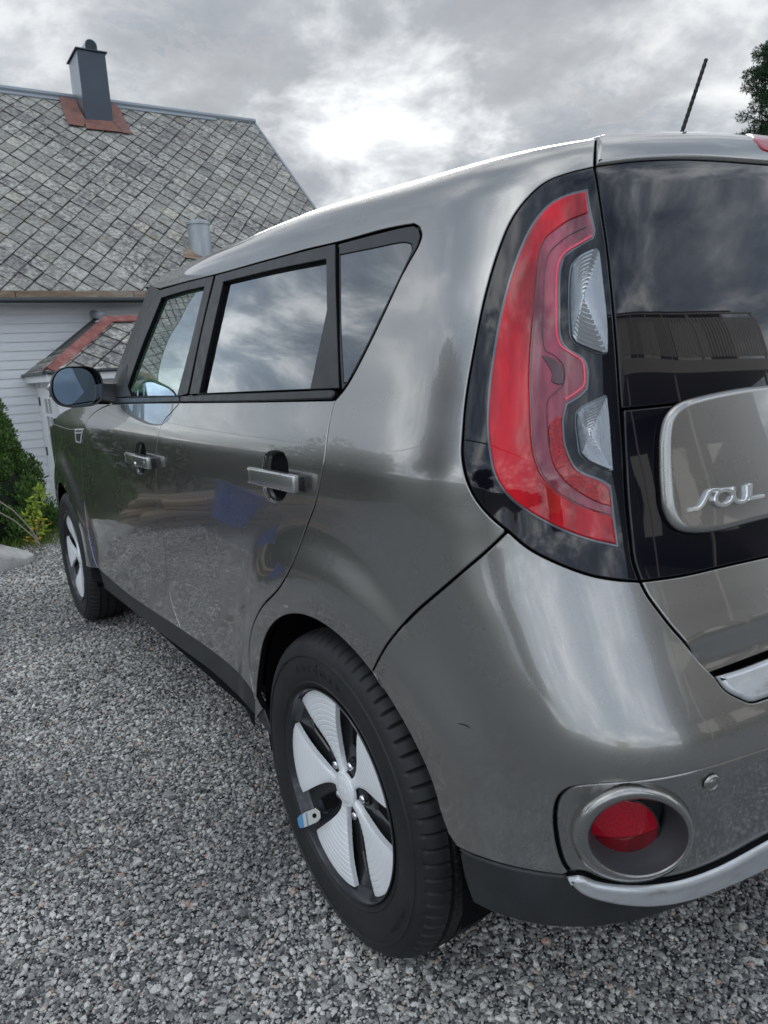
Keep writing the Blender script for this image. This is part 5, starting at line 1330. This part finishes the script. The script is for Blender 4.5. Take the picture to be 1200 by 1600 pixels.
# ================= pine seen over the car roof, right =================
pine=empty('pine_tree',(37.9,22,-2.0)); tag(pine,'tall pine tree rising over the car roof at the right edge','tree')
pm_=leafmat('pine_needles',(.010,.030,.014),(.035,.075,.028))
tr=MB(); tr.tube([(0,0,-1),(.1,0,6),(0,.1,12),(.2,0,17.5)],[.35,.28,.2,.05],10); barkm=pmat('pine_bark',(.10,.065,.05),.95); tr.build('trunk',barkm,pine)
rg=np.random.default_rng(12); cl=[]; br=MB()
for i in range(260):
    h=8.2+9.2*rg.random(); R=2.3*(1.0-((h-11.5)/7.5)**2 if h>11.5 else .75+.25*(h-8.8)/2.7)+.2; a=rg.uniform(0,6.283); q=max(.3,R*(.35+.7*rg.random()))
    c=(q*math.cos(a),q*math.sin(a),h); cl.append((c,(.42,.42,.26))); 
    if i%3==0: br.tube([(0,0,h-.8),(c[0]*.5,c[1]*.5,h-.45),c],[.06,.04,.015],5)
br.build('limbs',barkm,pine); foliage('crown',cl,-260,.15,pm_,pine,aspect=3.6,seed=5)

# ================= surroundings that the paint and glass mirror =================
decm=leafmat('broadleaf',(.018,.03,.013),(.05,.075,.028))
def broad_tree(loc,H,R,label,seed,cat='tree',group=None,nl=150,sz=.22):
    t_=empty('broadleaf_tree',loc); tag(t_,label,cat,group); b=MB(); b.tube([(0,0,-.3),(.05,0,H*.35),(0,.1,H*.8)],[.16*H/6,.12*H/6,.03],8); b.build('trunk',barkm,t_)
    rg=np.random.default_rng(seed); cl=[]
    for i in range(46):
        a=rg.uniform(0,6.28); h=H*(.38+.58*rg.random()); q=R*math.sqrt(max(.05,1-((h/H-.62)/.42)**2))*rg.random()**.5; cl.append(((q*math.cos(a),q*math.sin(a),h),(R*.28,R*.28,R*.22)))
    foliage('crown',cl,-nl,sz,decm,t_,aspect=1.7,seed=seed)
broad_tree((-9.2,4.6,0),4.9,1.9,'dark broadleaf tree across the yard left of the car',31)
broad_tree((-12,-1.5,0),3.6,1.5,'low broadleaf tree beside the yard behind the camera',32)
broad_tree((-11.5,16,-.7),5.5,2.6,'broadleaf tree beyond the yard towards the fields',33)
def hedge(loc,L,W,H,ang,label,seed):
    t_=empty('hedge',loc); tag(t_,label,'hedge'); t_.rotation_euler=(0,0,ang); rg=np.random.default_rng(seed)
    cl=[((rg.uniform(-L/2,L/2),rg.uniform(-W/2,W/2),H*rg.random()**.7),(.25,.25,.22)) for _ in range(int(L*22))]
    foliage('foliage',cl,-60,.12,decm,t_,aspect=1.6,seed=seed)
hedge((-3.9,8.6,-.3),3.4,1.0,1.25,.5,'dark leafy hedge beside the house corner',41)
hedge((-7.6,10.5,-.7),4,1.4,1.5,1.2,'long dark leafy hedge along the yard edge',42)
# wooded hills far off
hl=[]; rg=np.random.default_rng(2); V=[];F=[]; nn_=180
for i in range(nn_):
    a=2*math.pi*i/nn_; 
    for k,(rad,hh) in enumerate(((150,-4),(180,1),(210,.8),(260,1))):
        h=hh if k==0 else (6+5*math.sin(a*3+1)+3*math.sin(a*7)+1.6*math.sin(a*19)+rg.random()*.8)*(.55,.85,1.0)[k-1]
        V.append((rad*math.cos(a),rad*math.sin(a),h))
for i in range(nn_):
    j=(i+1)%nn_
    for k in range(3): F.append((i*4+k,j*4+k,j*4+k+1,i*4+k+1))
hmm=pmat('wooded_hill',(.045,.06,.045),.95); t=NT(hmm); t.col(t.ramp(t.noise(.12,8,.7),[(.3,(.028,.036,.036)),(.7,(.06,.072,.062))]))
tag(link('hills',mesh('hills',V,F,True),hmm),kind='structure')
# plank pile
plk=[pmat('weathered_plank',(.23,.18,.13),.85),pmat('fresh_plank',(.36,.24,.15),.8)]
for m_ in plk:
    t=NT(m_); c_=tuple(m_.node_tree.nodes['Principled BSDF'].inputs['Base Color'].default_value)[:3]; t.col(t.mix(t.noise(6,6,.7,vec=t.scaled(.5,8,8)),tuple(q*.5 for q in c_),tuple(min(1,q*1.4) for q in c_)))
PC=Vector((-2.35,4.75,0)); rr=random.Random(3)
rows_=['bottom','second','third','fourth','top']
for lv in range(5):
    for k in range(5-lv//2):
        b=MB(); L=rr.uniform(1.2,1.8); b.box((0,0,0),(L,.14,.035)); o=b.build('plank',plk[rr.random()<.4],bevel=.003,seg=1)
        o.location=PC+Vector((rr.uniform(-.12,.12),-.35+k*.17+rr.uniform(-.02,.02),.03+lv*.045)); o.rotation_euler=(0,0,.5+rr.uniform(-.08,.08))
        tag(o,'rough board, %s in the %s layer of the timber pile'%(['hindmost','second from the back','middle one','fourth from the back','foremost'][k],rows_[lv]),'plank','boards of the timber pile')
# blue tub standing tipped beside the timber
bl=pmat('blue_plastic_tub',(.015,.085,.42),.35,0,.3,.1)
tb=empty('plastic_tub',(-2.05,4.18,.02)); tag(tb,'bright blue plastic tub tipped over beside the timber pile','tub')
Rt=Matrix.Translation((0,0,.06))@Matrix.Rotation(math.radians(-38),4,'Y')@Matrix.Rotation(.3,4,'Z')
def ring4(w,l,z,n=24,e=4): return [Rt@Vector((math.copysign(abs(math.cos(t))**(2/e),math.cos(t))*w,math.copysign(abs(math.sin(t))**(2/e),math.sin(t))*l,z)) for t in np.linspace(0,2*math.pi,n,endpoint=False)]
lp4=[ring4(.11,.13,0),ring4(.19,.22,.30),ring4(.215,.245,.305),ring4(.215,.245,.285),ring4(.205,.235,.285),ring4(.185,.215,.30),ring4(.10,.12,.015)]
V=[p for l in lp4 for p in l]; F=[]
for r in range(len(lp4)-1):
    for i in range(24): j=(i+1)%24; F.append((r*24+i,r*24+j,(r+1)*24+j,(r+1)*24+i))
F.append(tuple(range(23,-1,-1))); F.append(tuple(6*24+i for i in range(24)))
link('tub_shell',autosmooth(mesh('tub_shell',V,F),.7),bl,tb)
# house with a slatted balcony behind the photographer, mirrored in the rear window
bh=empty('balcony_house',(8.5,-12,0)); tag(bh,'tall pale house with a slatted upper balcony across the yard behind the car','house')
BHI=Matrix.Translation((-8.5,12,0))
def bp(b,n,m_,par=None,**k):
    o=b.build(n,m_,None,**k); o.parent=par or bh
    if par is None: o.matrix_parent_inverse=BHI
    return o
dkw=pmat('dark_wall_paint',(.10,.10,.10),.8); gl2=pmat('dark_window_glass',(.02,.025,.03),.04,0,1,.01); cream=pmat('cream_slat_paint',(.66,.62,.54),.6)
b=MB(); b.box((7.5,-12.6,3.2),(10,5,6.8)); bp(b,'wall',dkw)
b=MB(); b.prism([(2.2,-9.8,6.5),(12.8,-9.8,6.5),(12.8,-12.6,8.0),(2.2,-12.6,8.0)],(0,0,.15)); bp(b,'roof',rm)
b=MB(); b.box((7.2,-9.0,4.15),(8.0,2.2,.22)); bp(b,'balcony_floor',cream)
for i in range(3):
    b=MB(); b.box((3.4+i*3.75,-8.0,2.05),(.09,.09,4.1)); bp(b,'balcony_post',cream)
for i in range(7):
    b=MB(); b.box((3.3+i*1.3,-7.93,4.85),(.06,.05,1.3)); bp(b,'rail_post',cream)
b=MB(); b.box((7.2,-7.93,5.50),(8.0,.07,.06)); bp(b,'hand_rail',cream)
sl0=None
for i in range(64):
    if sl0 is None: b=MB(); b.box((0,0,0),(.085,.02,.98)); sl0=bp(b,'slat',cream); o=sl0
    else: o=sl0.copy(); COL.objects.link(o)
    o.location=(3.28+i*.125,-7.90,4.80)
for i in range(3):
    b=MB(); b.box((4.4+i*3,-10.08,2.2),(1.6,.06,1.9)); bp(b,'window_pane',gl2)
    b=MB(); b.box((4.4+i*3,-10.08,5.4),(1.6,.06,1.5)); bp(b,'window_pane',gl2)
# yellow house caught in the wing mirror
yh=empty('yellow_house',(-24,-44,0)); tag(yh,'yellow rendered house far behind the car','house')
yw=pmat('yellow_render',(.62,.50,.20),.8); YI=Matrix.Translation((6.5,16,0))
def yp(b,n,m_): o=b.build(n,m_,yh); o.matrix_parent_inverse=YI; return o
b=MB(); b.box((-6.5,-17,2),(6,6,5.6)); yp(b,'wall',yw)
b=MB(); b.prism([(-9.9,-13.7,4.7),(-3.1,-13.7,4.7),(-3.1,-17,6.8),(-9.9,-17,6.8)],(0,0,.15)); b.prism([(-9.9,-20.3,4.7),(-3.1,-20.3,4.7),(-3.1,-17,6.8),(-9.9,-17,6.8)],(0,0,.15)); yp(b,'roof',rm)
for i in range(3):
    for k in range(2):
        b=MB(); b.box((-8.4+i*1.9,-13.98,1.2+k*2.2),(.8,.08,1.1)); yp(b,'window',gl2)
# overhead cable that crosses the side windows as a mirrored line
cab=MB(); pts=[(-9,-12+50*t,5.2-1.1*math.sin(math.pi*t)) for t in np.linspace(0,1,30)]; cab.tube(pts,.018,5); tag(cab.build('overhead_cable',M['plastic']),'thin overhead power cable crossing above the yard','cable')
# tag hooked in the wheel
tgm=empty('wheel_tag',(WX-.086,.73+.11,.326-.02)); 
def wpt(x,y,X=-.896): return Vector(on(x,y,0,X))
white_pl=pmat('white_tag_plastic',(.72,.72,.66),.35,0,.4,.1); blue_pl=pmat('blue_tag_print',(.10,.36,.66),.35,0,.4,.1)
tg0=[(480,1267),(491,1263),(497,1267),(499,1278),(495,1284),(484,1289)]
tgm.location=wpt(482,1277)
def tagpart(n,pts,mat,X=-.896,d=.003):
    b=MB(); b.prism([tuple(wpt(x,y,X)-wpt(482,1277)) for x,y in pts],(d,0,0)); b.build(n,mat,tgm)
tagpart('tag_plate',[(475,1270),(491,1263.5),(498,1269),(499,1279),(494,1285),(477,1292.5)],white_pl)
tagpart('tag_end',[(464.5,1279),(468,1274),(471.5,1272),(475,1293),(469,1294),(466.5,1290)],blue_pl,-.8968)
tagpart('tag_stripe',[(472.3,1271.6),(474,1271),(477,1292),(475.4,1293)],white_pl,-.8968); tagpart('tag_stripe',[(477.5,1271),(479,1270.3),(482,1290),(480.3,1290.8)],blue_pl,-.8968)
tagpart('tag_hole',[(488,1273),(490,1271),(493,1271.5),(494,1275),(492.5,1278),(489.5,1278),(488,1276)],M['gap'],-.8972,.001)
tag(tgm,'small white and blue plastic tag hooked in the rear wheel','tag')
